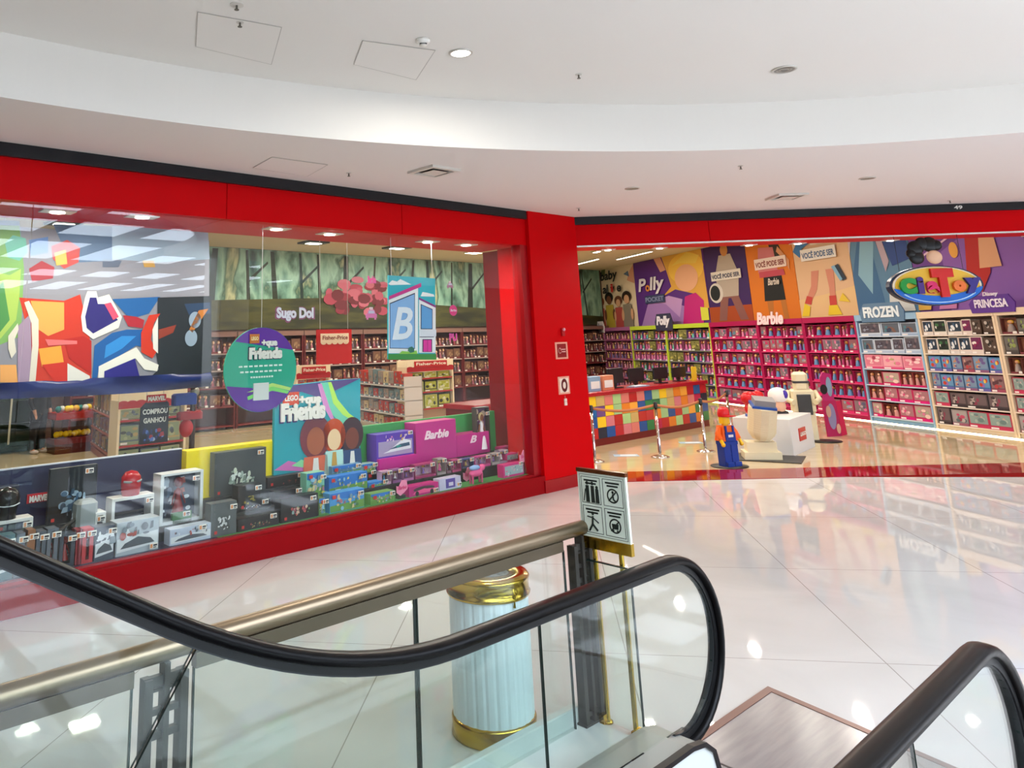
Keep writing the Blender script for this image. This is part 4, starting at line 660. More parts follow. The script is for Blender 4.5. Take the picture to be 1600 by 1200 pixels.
# pink things
t, W_, H_ = wbox('plain', 588, 646, 676, 2, 'purple boxed toy car playset on a magenta stand', c='5a3cae', dep=.22, tagpos=(.9, .95))
m = MB().box(.03, W_-.03, -.004, 0, .16, H_-.1, M('a89cc0', .4)); m.poly([(.1, -.008, .2), (W_-.06, -.008, .22), (W_-.06, -.008, H_*.72), (W_*.7, -.008, H_*.8), (W_*.3, -.008, H_*.5)], M('e8e8f0', .35)); m.poly([(.2, -.012, .24), (W_-.08, -.012, .26), (W_-.09, -.012, H_*.68), (W_*.62, -.012, H_*.66)], M('3c5c78', .3)); m.poly([(W_*.5, -.014, .28), (W_*.62, -.014, .28), (W_*.64, -.014, H_*.6), (W_*.52, -.014, H_*.55)], M('3c9c94', .3)); blobs(m, W_, H_, ['d078b8', 'e0c4d8', 'd0a85c', '9c6cc8'], 8, 5, -.01, .2, .8, .78, .92, .06); m.box(0, W_, -.05, 0, 0, .14, M('c8248c', .4)); m.part('print', t)
wbox('plain', 649, 712, 658, 2, 'tall magenta gift box with white script lettering', c='c42c88', dep=.24, tagpos=None, txt='Barbie')
wbox('plain', 713, 764, 677, 2, 'low magenta gift box with a single white letter', c='c42c88', dep=.24, tagpos=None, txt='B')
wbox('doll', 744, 764, 636, 2, 'brown haired doll in a dark box high before the green panel', c='4c4440', seed=70, dep=.1)
dl = [(596, 611, 736, 1, 'c8a0b8', 'pink boxed doll at the left end of the doll row'), (613, 628, 733, 1, '8c5c8c', 'plum boxed doll second in the doll row'), (630, 646, 732, 1, 'b878a8', 'lilac boxed doll behind the pink toy car'), (648, 681, 724, 1, 'a83c6c', 'wide boxed doll behind the pink toy car'), (683, 696, 716, 1, 'a89c98', 'boxed doll in a silver blue dress beside the tall gift box'), (698, 705, 722, 1, '8c6c78', 'narrow boxed doll in a brown carton'), (706, 720, 718, 1, 'b8507c', 'rose boxed doll under the gap between gift boxes'), (722, 740, 716, 1, '4c5c88', 'blue and pink boxed doll under the low gift box'), (742, 766, 712, 1, 'c84c8c', 'boxed doll beside a white arch in a pink carton'), (768, 780, 708, 1, 'b8b0ac', 'boxed doll in a long blue dress'), (780, 792, 703, 1, 'b49cb0', 'pale boxed doll nearest the stacked pink boxes')]
for i, (x0, x1, yt, row, c, lb) in enumerate(dl): wbox('doll', x0, x1, yt, row, lb, c=c, seed=80+i, dep=.1, group=None)
t, W_, H_ = wbox('plain', 639, 685, 757, 0, 'magenta box showing a bright pink toy car', c='c0287c', dep=.16, tagpos=(.9, .25))
m = MB(); m.ell(W_*.5, H_*.6, W_*.36, H_*.26, -.003, M('4c3c44', .3)); m.poly([(W_*.1, -.006, H_*.2), (W_*.9, -.006, H_*.2), (W_*.88, -.006, H_*.5), (W_*.6, -.006, H_*.55), (W_*.5, -.006, H_*.62), (W_*.2, -.006, H_*.45)], M('f05c94', .3)); m.ell(W_*.25, H_*.22, .03, .03, -.009, M('2c2c30', .5)); m.ell(W_*.75, H_*.22, .03, .03, -.009, M('2c2c30', .5)); m.part('print', t)
t, W_, H_ = wbox('plain', 686, 720, 746, 0, 'white and purple box right of the pink toy car', c='c8c4dc', dep=.12, tagpos=(.9, .3))
MB().box(W_*.3, W_*.72, -.004, 0, .02, H_*.9, M('5c4ca0', .4)).box(W_*.42, W_*.62, -.008, -.004, H_*.3, H_*.6, M('d8d4e8', .4)).part('print', t)
y, z = ROW[0]; x0 = Lp(748, 750, y)[0]
t = thing('toy_pony_set', LF, (x0, y+.05, z), 'pink and blue toy pony figure in front of the dolls', 'toy figure')
MB().ball((0, 0, .13), (.13, .05, .05), M('e85c94', .4)).ball((.13, 0, .19), (.05, .035, .045), M('e85c94', .4)).tube([(.08, 0, .14), (.12, 0, .19)], .03, M('e85c94', .4), 8).part('body', t); MB().ball((-.02, 0, .2), (.1, .045, .035), M('8cb0e0', .5)).part('rider', t)
for sx in (-.09, .09):
    for sy in (-.025, .025): MB().tube([(sx, sy, .12), (sx, sy, .0)], [.018, .012], M('d84c84', .4), 7).part('leg', t)
for i, (px, py, z_, lb) in enumerate([(628, 762, .34, 'pink lettering card on a dark stand left of the toy car box'), (731, 741, .42, 'pink lettering card on a stand above the toy pony'), (818, 713, .42, 'pink lettering card on a stand at the right end of the window')]):
    y = ROW[0][0]+(.02 if i != 1 else .2); a, zz = Lp(px, py, y); t = thing('lettering_stand', LF, (a, y, .262 if i != 1 else .402), lb, 'sign'); zb = zz-(.262 if i != 1 else .402)
    MB().box(-.06, .06, .0, .06, 0, max(.03, zb-.09), M('2e3230', .5)).part('stand', t); MB().prism([(-.09, -.05), (-.03, -.09), (.03, -.06), (.09, -.02), (.08, .08), (0, .09), (-.05, .02), (-.09, .03)], -.006, .004, M('f490b4', .4)).part('card', t, loc=(0, 0, zb)); MB().text('Barbie', -.07, .07, -.02, .05, -.012, M('e03c7c', .5), shear=.3, ext=0).part('lettering', t, loc=(0, 0, zb))
for i, (x0, x1, yt, row, lift, lb) in enumerate([(786, 818, 724, 0, 0, 'pink boxed kitchen playset at the right end of the front row'), (790, 815, 708, 1, 0, 'pink box behind the kitchen playset'), (782, 804, 697, 2, 0, 'topmost pink box beside the red side wall')]):
    t, W_, H_ = wbox('plain', x0, x1, yt, row, lb, c='d02c7c', dep=.12, tagpos=(.85, .9)); m = MB().box(.03, W_-.02, -.003, 0, .03, H_*.85, M('9cb4b8', .35)); blobs(m, W_, H_, ['d87c94', 'c8d8dc', '6c8c98', 'e0a8b8'], 7, 90+i, -.005); m.part('print', t)
# ================================================================= INSIDE THE STORE
# ---- pay counter with coloured blocks
CN = 9.87; c0, c1 = 9.95, 18.0
t = thing('pay_counter', LF, (c0, CN, 0), 'long pay counter clad in coloured square blocks with a red top', 'counter'); W_ = c1-c0
MB().box(0, W_, .03, .7, .0, .98, M('6c0c14', .4)).part('body', t); MB().rbox(-.03, W_+.03, -.06, .74, .98, 1.06, M('a01020', .25), .01).part('worktop', t); MB().box(0, W_, .0, .03, 0, .14, M('6c0c14', .3)).part('kickboard', t)
cols = ['a9d08c', '16233c', 'f0c820', 'b8184c', '145a9c', '1f7a44', 'e08020', '6c4484', '14509c', 'b81c20', 'c8ac6c', 'd87c74', '1c6c44', '104c94', '9cc48c', 'f0a83c', 'c8a45c', 'b82030', 'd07884']
rr = random.Random(4); nb = 27; bw = W_/nb
for c in cols: pass
m = MB(); last = None
for r in range(4):
    for k in range(nb):
        c = rr.choice([q for q in cols if q != last]); last = c
        m.box(k*bw+.004, (k+1)*bw-.004, -.012, .03, .14+r*.21+.003, .14+(r+1)*.21-.003, M(c, .3))
m.part('coloured_blocks', t, 'colourful square cladding blocks')
# things on the counter
def cpx(px, y=CN+.25): return Lp(px, 600, y)[0]
for i, (px, lb) in enumerate([(968, 'black till screen at the left part of the counter'), (1001, 'black till screen in the middle of the counter'), (1039, 'black till screen toward the right of the counter'), (1068, 'low black till screen beside the yellow stand')]):
    t = thing('till_screen', LF, (cpx(px), CN+.35, 1.06), lb, 'monitor')
    MB().rbox(-.3, .3, -.02, .02, .1, .42-.03*i, BLACK, .008).part('screen', t); MB().box(-.04, .04, 0, .04, 0, .12, BLACK).part('neck', t); MB().box(-.15, .15, -.1, .1, 0, .02, BLACK).part('foot', t)
t = thing('card_stand', LF, (cpx(1083), CN+.2, 1.06), 'small yellow stand on the counter beside a till', 'stand'); MB().prism([(-.1, 0), (.1, 0), (.12, .32), (-.08, .32)], -.01, .02, M('e8c830', .4)).part('card', t); MB().box(-.08, .08, 0, .1, 0, .02, M('e8c830', .4)).part('foot', t)
t = thing('paper_tray', LF, (cpx(998, CN+.1), CN+.12, 1.06), 'pale blue papers lying on the counter', 'paper tray'); MB().box(-.3, .3, -.1, .1, 0, .02, M('8c9cb4', .5)).part('tray', t); MB().box(-.26, .2, -.08, .07, .02, .03, M('dce4ec', .6)).part('paper', t)
for i, (px, c, lb) in enumerate([(922, '7c9cb8', 'bluish boxed item at the left end of the counter top'), (943, 'c87c5c', 'orange and white boxed item on the counter top')]):
    MB().rbox(-.2, .2, -.08, .08, 0, .3, M(c, .4), .01).box(-.15, .15, -.085, -.08, .05, .2, M('dcdcd8', .4)).top('counter_box', LF, (cpx(px), CN+.2, 1.06), lb, 'box')
# ---- queue posts with belts
posts = [(930, 722), (1032, 715), (1103, 706)]
PT = [OF.flo(a, b) for a, b in posts]; PT.append((6.75, 16.9))
for i, (x, y) in enumerate(PT):
    lb = ['chrome queue post beside the red pillar', 'chrome queue post in the middle of the row', 'chrome queue post behind the toy block figure', 'chrome queue post hidden behind the white block'][i]
    t = thing('queue_post', OF, (x, y, .004), lb, 'queue post', None)
    MB().lathe([(0, 0), (.16, 0), (.165, .012), (.13, .028), (.04, .035), (.03, .05)], CHROME, 28).part('base', t); MB().lathe([(.028, .045), (.028, .86), (0, .86)], CHROME, 16).part('tube', t); MB().lathe([(.036, .86), (.036, .95), (.03, .965), (0, .965)], M('2a2a2c', .3), 16).part('head', t)
    if i < 3:
        nx, ny = PT[i+1]; d_ = Vector((nx-x, ny-y, 0)); n_ = 12; pts = []
        vs = []
        for k in range(n_+1):
            u = k/n_; q = d_*(u*.97+.015); zz = .91-.07*math.sin(PI*u); vs += [(q.x, q.y, zz-.024), (q.x, q.y, zz+.024)]
        m = MB().add(vs, [(2*k, 2*k+2, 2*k+3, 2*k+1) for k in range(n_)], M('b8744a', .6), True); o = m.part('belt', t, 'tan retractable belt'); s_ = o.modifiers.new('s', 'SOLIDIFY'); s_.thickness = .003
# ---- stickers on the store floor
for (px, py, lb) in ((976, 712, 'pale blue floor sticker between two queue posts'), (1077, 692, 'small pale floor sticker near the pay counter')):
    x, y = OF.flo(px, py); m = MB(); m.slab([(-.22, -.12), (.24, -.16), (.26, .1), (-.18, .14)], 0, .002, M('9cc0d4', .3)); m.slab([(-.1, -.06), (.2, -.1), (.2, .04), (-.06, .08)], .002, .003, M('e4eaee', .4)); m.top('floor_sticker', OF, (x, y, .005), lb, 'floor sticker')
# ---- block built figures: plain generic block shapes in the colours of the show pieces
def mat_disc(x, y, r, lb): MB().lathe([(0, .0), (r, 0), (r, .01), (0, .012)], M('1c1a18', .4), 36).top('floor_mat', OF, (x, y, .005), lb, 'mat')
Xf, Yf = OF.flo(1140, 729); mat_disc(Xf, Yf, .3, 'round black mat under the toy block worker')
face = math.atan2(-Yf, -Xf)+PI/2
t = thing('block_figure', OF, (Xf, Yf, .017), 'toy block worker in an orange shirt, blue overalls and red cap', 'block figure', None, .35)
B_, O_, Yw, Rd = M('1c3c94', .3), M('e8641c', .3), M('f0c020', .3), M('c81c20', .3)
for sx in (-1, 1): MB().rbox(-.005+sx*.075-.068, .005+sx*.075+.068, -.09, .09, 0, .36, B_, .012).box(sx*.075-.068, sx*.075+.068, -.14, -.09, 0, .07, B_).part('leg', t)
MB().rbox(-.15, .15, -.1, .1, .34, .40, B_, .01).part('hips', t)
MB().add([(-.16, -.1, .40), (.16, -.1, .40), (.16, .1, .40), (-.16, .1, .40), (-.11, -.08, .64), (.11, -.08, .64), (.11, .08, .64), (-.11, .08, .64)], [(0, 1, 2, 3), (4, 5, 6, 7), (0, 1, 5, 4), (1, 2, 6, 5), (2, 3, 7, 6), (3, 0, 4, 7)], O_).part('torso', t)
MB().box(-.1, .1, -.112, -.09, .40, .54, B_).box(-.09, -.06, -.105, -.07, .54, .64, B_).box(.06, .09, -.105, -.07, .54, .64, B_).box(-.05, .05, -.116, -.11, .46, .5, M('dcdcd8', .4)).part('bib', t, 'blue bib with a pale patch')
for sx in (-1, 1):
    MB().tube([(sx*.12, 0, .61), (sx*.18, -.02, .52), (sx*.19, -.08, .42)], [.045, .05, .042], O_, 10).part('arm', t); MB().tube([(sx*.19, -.08, .42), (sx*.19, -.12, .37)], .03, Yw, 10).ball((sx*.19, -.13, .35), .035, Yw).part('hand', t)
MB().cyl(0, 0, .64, .67, .05, Yw).cyl(0, 0, .67, .81, .088, Yw, 24).part('head', t, 'plain yellow head')
MB().lathe([(.096, .78), (.1, .82), (.09, .9), (.05, .935), (0, .94)], Rd, 20).slab([(-.08, -.19), (.08, -.19), (.1, -.06), (-.1, -.06)], .79, .805, Rd).part('cap', t)
# cream block statue (kept abstract)
Xr, Yr = OF.flo(1190, 717); ang = -.7
MB().slab([(-.62, -.42), (.62, -.42), (.62, .42), (-.62, .42)], 0, .012, M('33302c', .4)).top('floor_mat', OF, (Xr+.06, Yr+.02, .005), 'square dark mat under the cream block statue', 'mat', None, -.55)
t = thing('block_statue', OF, (Xr, Yr, .019), 'leaning cream block built sculpture with a grey top and blue bands', 'block statue', None, -.25); Cr, Gr, Bl = M('e4d8b4', .4), M('8c8c8c', .35), M('2450a0', .35)
tilt = Matrix.Rotation(-.32, 4, 'X')
m = MB()
for k in range(14):                                  # stepped brick courses
    z = .26+k*.04; r = .235 if 2 < k else .16+.03*k; p = [(r*math.cos(2*PI*(i+.5)/12), r*math.sin(2*PI*(i+.5)/12)) for i in range(12)]; m.slab(p, z, z+.038, Cr)
o = m.part('trunk', t); o.matrix_local = Matrix.Translation((0, .02, .08)) @ Matrix.Rotation(.22, 4, 'X') @ Matrix.Rotation(.12, 4, 'Y')
m = MB()
m.slab([(-.2, -.18), (.2, -.18), (.2, .18), (-.2, .18)], .82, .86, Bl).slab([(-.16, -.15), (.18, -.15), (.18, .15), (-.16, .15)], .86, .96, Gr)
o = m.part('top_courses', t, 'grey stepped top over a blue band'); o.matrix_local = Matrix.Translation((0, .02, .08)) @ Matrix.Rotation(.22, 4, 'X') @ Matrix.Rotation(.12, 4, 'Y')
MB().slab([(-.3, -.24), (.3, -.24), (.3, .2), (-.3, .2)], 0, .12, Cr).slab([(-.24, -.2), (.24, -.2), (.24, .16), (-.24, .16)], .12, .28, Cr).part('stepped_base', t)
# white plinth block
b0, b1, b2 = [Vector(OF.flo(a, b)) for a, b in ((1241, 713), (1274, 698), (1178, 700))]
b1 = b0+(b1-b0)*1.0; e1 = b1-b0; e2 = Vector((-e1.y, e1.x)).normalized()*1.15; t = thing('white_plinth', OF, (b0.x, b0.y, .004), 'white display cube with a small red mark beside the cream statue', 'plinth')
t.rotation_euler = (0, 0, math.atan2(e1.y, e1.x)); Lx = e1.length
MB().rbox(0, Lx, 0, 1.0, 0, .62, M('d9d8d6', .45), .004).part('cube', t); MB().box(.32*Lx, .62*Lx, -.012, 0, .2, .42, M('c01c20', .4)).text('LEGO', .34*Lx, .6*Lx, .28, .07, -.02, WHITE, bold=.05, ext=0).part('mark', t, 'small red square with white letters')
fx = lambda u, v: (b0+e1*u+Vector((-e1.y, e1.x)).normalized()*v)
p = fx(.25, .62); t = thing('plush_shape', OF, (p.x, p.y, .624), 'round red and white block sculpture sitting on the white cube', 'block statue')
MB().ball((-.1, 0, .14), (.16, .14, .15), Rd).ball((-.16, 0, .33), (.15, .13, .13), Rd).ball((.02, .02, .36), (.12, .11, .11), Rd).part('body', t); MB().ball((-.06, -.12, .3), (.085, .05, .085), M('e8e0d4', .5)).ball((.04, -.1, .12), (.07, .06, .12), M('e8e0d4', .5)).part('pale_patches', t); MB().rbox(-.22, .06, -.12, .12, 0, .05, Bl, .01).part('base', t, 'blue base')
p = fx(.75, .45); t = thing('plush_shape', OF, (p.x, p.y, .624), 'white domed block sculpture with a violet spot on a dark base', 'block statue')
MB().ball((0, 0, .34), (.19, .17, .15), M('e8e4dc', .5)).part('dome', t); MB().ball((.08, -.12, .36), (.05, .06, .08), M('44309c', .4)).part('spot', t); MB().lathe([(.1, .04), (.12, .12), (.11, .2), (.06, .24)], M('d8a888', .5), 16).part('body', t); MB().rbox(-.12, .12, -.1, .1, 0, .05, M('2a2220', .4), .01).part('base', t)
Xd, Yd = OF.flo(1290, 690); mat_disc(Xd, Yd, .3, 'round black mat beside the pink cardboard stand')
t = thing('block_statue', OF, (Xd-.2, Yd+.3, .004), 'tall cream and dark grey block built statue behind the white cube', 'block statue', None, -.3); Dk = M('3c3c3c', .4)
for sx in (-1, 1): MB().rbox(sx*.12-.08, sx*.12+.08, -.1, .1, 0, .56, Cr, .01).part('lower_column', t)
MB().rbox(-.22, .22, -.15, .15, .56, 1.0, Cr, .04).part('middle', t); MB().rbox(-.12, .14, -.18, -.13, .5, .9, Dk, .01).part('dark_panel', t); MB().rbox(-.14, .14, -.13, .13, 1.0, 1.34, Cr, .05).box(-.15, .15, -.135, .0, 1.12, 1.16, Dk).part('upper_block', t)
for sx in (-1, 1): MB().tube([(sx*.24, 0, .95), (sx*.3, -.1, .8), (sx*.2, -.24, .75)], .055, Cr, 8).part('side_bar', t)
# pink cardboard stand
a, b = Vector(OF.flo(1294, 683)), Vector(OF.flo(1324, 681)); t = thing('cardboard_stand', OF, (a.x, a.y, .004), 'pink cardboard stand with doll pictures beside the shelf wall', 'display stand'); t.rotation_euler = (0, 0, math.atan2((b-a).y, (b-a).x)); w_ = (b-a).length
MB().prism([(0, 0), (w_*.72, 0), (w_*.66, .72), (-.02, .72)], 0, .03, M('b01c58', .4)).part('front_card', t); MB().prism([(w_*.78, 0), (w_*1.05, .02), (w_*.95, .7), (w_*.7, .7)], .02, .05, M('c8184c', .4)).part('side_card', t, 'red side card'); MB().prism([(.02, .72), (w_*.6, .72), (w_*.62, 1.25), (w_*.2, 1.3), (.02, 1.2)], 0, .03, M('b8246c', .4)).part('upper_card', t)
m = MB(); m.ell(w_*.35, .4, .1, .26, -.004, M('8c84a8', .5)); m.ell(w_*.2, .5, .06, .12, -.008, M('c89c88', .5)); m.ell(w_*.42, 1.0, .07, .2, -.004, M('88a0b8', .5)); m.ell(w_*.12, .95, .09, .1, -.006, M('1c181c', .5)); m.ell(w_*.6, .15, .05, .1, -.01, M('d8a890', .5)); m.part('print', t)
# ---- CiaToy oval sign hung from the fascia
Y = -.12; cx, cz = RF.pix(1463, 446, Y); x0, _ = RF.pix(1392, 446, Y); rx = cx-x0; rz = RF.pix(1463, 416, Y)[1]-cz
t = thing('shop_sign', RF, (cx, Y, cz), 'oval yellow and blue shop sign with multicoloured letters hung at the opening', 'shop sign')
def ov(k, n=44): return [(rx*k*math.cos(2*PI*i/n), rz*k*math.sin(2*PI*i/n)) for i in range(n)]
MB().prism(ov(1.04), 0, .1, M('15243c', .35)).part('back_rim', t, 'dark blue rim'); m = MB().prism(ov(.98), -.02, 0, M('f4ead0', .3)); m.prism(ov(.93), -.03, -.02, M('f6c83c', .35)); m.part('face', t, 'yellow oval face with a white edge')
h = [(rx*.98*math.cos(a), rz*.98*math.sin(a)) for a in [PI+.12+(PI-.24)*i/26 for i in range(27)]]; up_ = [(rx*(.94-1.88*i/20), rz*(-.12-.42*math.sin(PI*i/20))) for i in range(21)]
MB().prism(h+up_, -.045, -.03, M('1c6cd0', .3)).part('lower_band', t, 'blue lower band'); h2 = [(rx*.86*math.cos(a), rz*.86*math.sin(a)) for a in [PI+.5+(PI-1.0)*i/20 for i in range(21)]]; h3 = [(rx*.9*math.cos(a), rz*.9*math.sin(a)) for a in [2*PI-.5-(PI-1.0)*i/20 for i in range(21)]]
MB().prism(h2+h3, -.052, -.045, M('b8e0f8', .3)).part('pale_curve', t, 'pale curved line')  # pale blue curved stripe on the lower band
for (c, u0, u1, v0, v1, col) in (('C', -.86, -.5, -.42, .42, '1f9a3c'), ('i', -.48, -.34, -.42, .46, '4c2c84'), ('a', -.28, -.02, -.42, .22, 'e0246c'), ('T', -.14, .34, -.62, .86, 'd8201c'), ('o', .3, .58, -.36, .22, 'f07830'), ('y', .56, .92, -.46, .34, '3a2c88')):
    MB().text(c, rx*u0, rx*u1, rz*v0, rz*(v1-v0), -.09, M(col, .3), bold=.09, ext=.05).part('letter', t, 'letter in its own bright colour')
# plain hair and face shape above the oval, without features
hx, hz = RF.pix(1447, 398, Y); m = MB()
for (px, py, r) in ((1430, 388, 14), (1440, 381, 12), (1452, 382, 14), (1462, 383, 10), (1432, 402, 13), (1424, 396, 9)):
    x, z = RF.pix(px, py, Y); m.ball((x-cx, 0, z-cz), (r*.0095, .05, r*.0088), M('0e0e10', .3), 14, 9)
m.part('black_ornament', t, 'cluster of rounded black shapes'); x, z = RF.pix(1458, 402, Y); MB().ball((x-cx, -.03, z-cz), (.125, .045, .11), M('f0c4a0', .45), 16, 10).part('peach_disc', t, 'plain peach oval')
for q in (-.5, .5): MB().tube([(q, .06, rz*.8), (q, .06, 3.63-cz)], .004, M('2c2c30', .4, .5), 6).part('hanger', t)
# ---- gondolas and end stands seen through the window
def gondola(far, near, h, dep, shelves, col, lb, gname, cols, nper, seed):
    a, b = LF.W(*far), LF.W(*near); fr = Fr((a.x, a.y), math.atan2((b-a).y, (b-a).x)); Lg = (b-a).length
    t = thing('shop_gondola', fr, (0, 0, .004), lb, 'shelving'); c = M(col, .4)
    MB().box(0, Lg, dep-.02, dep, 0, h, M('7c6c60', .5)).part('back_panel', t); MB().box(0, Lg, 0, dep, 0, .12, c).part('base', t)
    for k in (0, 1): MB().box(k*(Lg-.03), k*(Lg-.03)+.03, 0, dep, 0, h, c).part('side_panel', t)
    rr = random.Random(seed)
    P_ = [play_box(seed*7+i, q, [q]+cols, rr.choice(cols)) for i, q in enumerate(cols[:4])]
    for si, z in enumerate(shelves):
        MB().box(0, Lg, -.02, dep, z-.03, z, c).part('shelf', t)
        zt = (shelves+[h+.22])[si+1]-.06; w = Lg/nper
        for k in range(nper):
            me = rr.choice(P_); o = bpy.data.objects.new('toy_pack', me); C.objects.link(o); o.location = fr.W(k*w+.03, .02, z+.005); o.rotation_euler = (0, 0, fr.az); o.scale = (w*.86, .22, (zt-z)*rr.uniform(.75, .98))
            tag(o, 'toy pack, %s from the left, %s shelf up, %s' % (ORD[k], ORD[si], gname), 'boxed toy', 'toy packs on the %s' % gname)
    return t
gondola(LF.flo(142, 690, .2), LF.flo(186, 722, .2), 1.3, .5, [.2, .55, .9], 'a8543c', 'reddish brown toy gondola behind the left half of the window', 'reddish brown gondola', ['7c4438', '4c5c48', '5c4c60', 'b08c50', '3c3434', '8c7c70'], 8, 3)
gondola(LF.flo(560, 638, .45), LF.flo(633, 650, .45), 1.35, .5, [.15, .45, .8, 1.12], 'c8c0bc', 'grey toy gondola between the teal board and the baby toy stand', 'grey gondola', ['9c8c84', 'b83c34', '6c848c', 'c8b48c', '8c5c5c', '54606c'], 9, 5)
def endstand(px0, px1, pyt, n_, label, hdr, cols, rows, gname, dots=False, seed=1, name='end_stand'):
    x0, x1 = Lp(px0, 600, n_)[0], Lp(px1, 600, n_)[0]; zt = Lp((px0+px1)/2, pyt, n_)[1]; w = x1-x0; t = thing(name, LF, (x0, n_, .004), label, 'display stand'); cr = M('e8d8b8', .5)
    MB().box(0, w, .34, .38, 0, zt, cr).part('back_board', t); MB().box(0, .04, 0, .34, 0, zt-.15, cr).box(w-.04, w, 0, .34, 0, zt-.15, cr).part('side_boards', t); MB().box(0, w, 0, .38, 0, .15, M('c86c24', .4)).part('base', t)
    m = MB(); m.prism([(0, 0), (w, 0), (w, .18), (0, .18)], -.01, .01, cr); 
    for k in range(8): m.ell(w*(k+.5)/8, 0, w/16, .03, -.013, M('a81820', .4), 10)
    m.box(0, w, -.014, -.01, -.1, .01, M('a81820', .4)); m.part('header', t, loc=(0, 0, zt-.18))
    if hdr: MB().box(w*.15, w*.85, -.03, -.016, zt-.17, zt-.03, M('b81c20', .4)).text(hdr, w*.18, w*.82, zt-.13, .07, -.04, M('f0e4d0', .5), ext=0).part('name_plate', t)
    if dots:
        for k, c in enumerate(('c82024', '2c3c84', 'e0c020')): MB().prism([(.07*math.cos(2*PI*i/18), .07*math.sin(2*PI*i/18)) for i in range(18)], -.02, 0, M(c, .4)).part('coloured_dot', t, loc=(.0+.07, 0, zt-.62-.17*k))
    rr = random.Random(seed); off = .16 if dots else .06
    zs = rows
    for si, z in enumerate(zs):
        MB().box(.04, w-.04, 0, .34, z-.03, z, M('a83030', .4)).part('shelf', t)
        nn = 3; ww = (w-.06-off)/nn; hh = ((zs+[zt-.22])[si+1]-z)-.08
        for k in range(nn):
            me = play_box(seed*11+k+si, cols[(k+si) % len(cols)], cols, cols[0]); o = bpy.data.objects.new('toy_pack', me); C.objects.link(o); o.location = LF.W(x0+off+k*ww, n_+.05, z+.006); o.rotation_euler = (0, 0, LF.az); o.scale = (ww*.92, .22, hh)
            tag(o, 'toy pack, %s from the left, %s shelf up, %s' % (ORD[k], ORD[si], gname), 'boxed toy', 'toy packs on the %s' % gname)
endstand(187, 293, 609, 13.0, 'cream and red scalloped stand behind the left half of the window', None, ['8c9c7c', '5c6c78', 'a8b08c', 'b8a070', '4c5458'], [.25, .65, 1.05], 'scalloped stand', seed=2)
endstand(636, 709, 562, 14.6, 'cream baby toy stand with three coloured dots and yellow green packs', 'Fisher-Price', ['a0a438', 'b8c070', '2c3020', 'c8c8a0', '6c7c34'], [.55, .95, 1.28], 'cream baby toy stand', dots=True, seed=4)
# hanging red signs of the baby toy corner
def redsign(px0, px1, py0, py1, n_, label, hang=True):
    x0, z1 = Lp(px0, py0, n_); x1, z0 = Lp(px1, py1, n_)[0], Lp(px0, py1, n_)[1]; t = thing('red_sign', LF, (x0, n_, z0), label, 'sign'); w, h = x1-x0, z1-z0
    MB().box(0, w, 0, .03, 0, h, M('c4181c', .4)).part('board', t); m = MB().box(w*.1, w*.9, -.02, 0, h*.62, h*.88, M('f0dcc0', .4))
    for k in range(5): m.ell(w*(.18+.16*k), h*.62, w*.08, h*.06, -.012, M('f0dcc0', .4), 10)
    m.text('Fisher-Price', w*.14, w*.86, h*.7, h*.12, -.03, M('7c1c20', .5), ext=0); m.part('name_plate', t)
    for q in (.1*w, .9*w): MB().tube([(q, .015, h), (q, .015, 4.995-z0)], .006, M('bbbbbb', .3), 5).part('wire', t)
redsign(495, 550, 515, 570, 13.5, 'square red hanging sign with a scalloped cream plate')
endstand(463, 516, 571, 14.5, 'second cream stand with a red name plate behind the teal board', 'Fisher-Price', ['b83c34', '7c8c9c', 'c8a060', '8c4c5c'], [.5, .95, 1.3], 'second cream stand', seed=6)
# hanging promotion sign
n_ = 9.4; x0, z1 = Lp(221, 618, n_); x1, z0 = Lp(262, 690, n_); t = thing('promotion_sign', LF, (x0, n_, z0), 'dark promotion sign reading comprou ganhou behind the window', 'sign'); w, h = x1-x0, z1-z0
MB().prism([(0, 0), (w, 0), (w, h*.8), (w*.9, h*.86), (w*.2, h*.86), (0, h*.74)], 0, .02, M('10182a', .4)).part('board', t)
MB().box(w*.18, w*.86, -.02, 0, h*.84, h*1.0, M('c8202c', .4)).text('MARVEL', w*.21, w*.83, h*.87, h*.1, -.025, WHITE, bold=.05, ext=0).text('COMPROU', w*.06, w*.94, h*.6, h*.11, -.01, WHITE, bold=.04, ext=0).text('GANHOU', w*.1, w*.9, h*.42, h*.11, -.01, WHITE, bold=.04, ext=0).part('lettering', t)
m = MB(); blobs(m, w*1.0, h*.34, ['2c4ca0', '5c7cc8', 'a83040', 'b8c0d8', '1c2c64'], 14, 8, -.006, s=.2, v0=.2, v1=.8); m.part('print', t)
for q in (.2*w, .8*w): MB().tube([(q, .01, h*.9), (q, .01, 4.995-z0)], .004, M('bbbbbb', .3), 5).part('wire', t)
# blue and red toys on the black stand
n_ = 9.3; x, z = Lp(300, 680, n_); t = thing('toy_stand', LF, (x, n_, .004), 'tall dark stand holding a blue and red toy beside the yellow block', 'display stand')
MB().cyl(0, 0, 0, .03, .2, M('2c2624', .4)).cyl(0, 0, .03, 1.75, .035, M('3c2c28', .4)).part('pole', t); MB().rbox(-.27, .03, -.06, .06, 1.5, 1.64, M('1c3c94', .35), .02).part('blue_toy', t); MB().rbox(-.2, .12, -.05, .05, 1.32, 1.42, M('a01c24', .35), .02).part('red_toy', t); MB().ball((-.08, 0, 1.22), (.09, .07, .11), M('c01c24', .4)).part('red_ball', t); MB().ball((.02, 0, 1.65), (.06, .05, .06), M('8c8880', .3, .5)).part('knob', t)
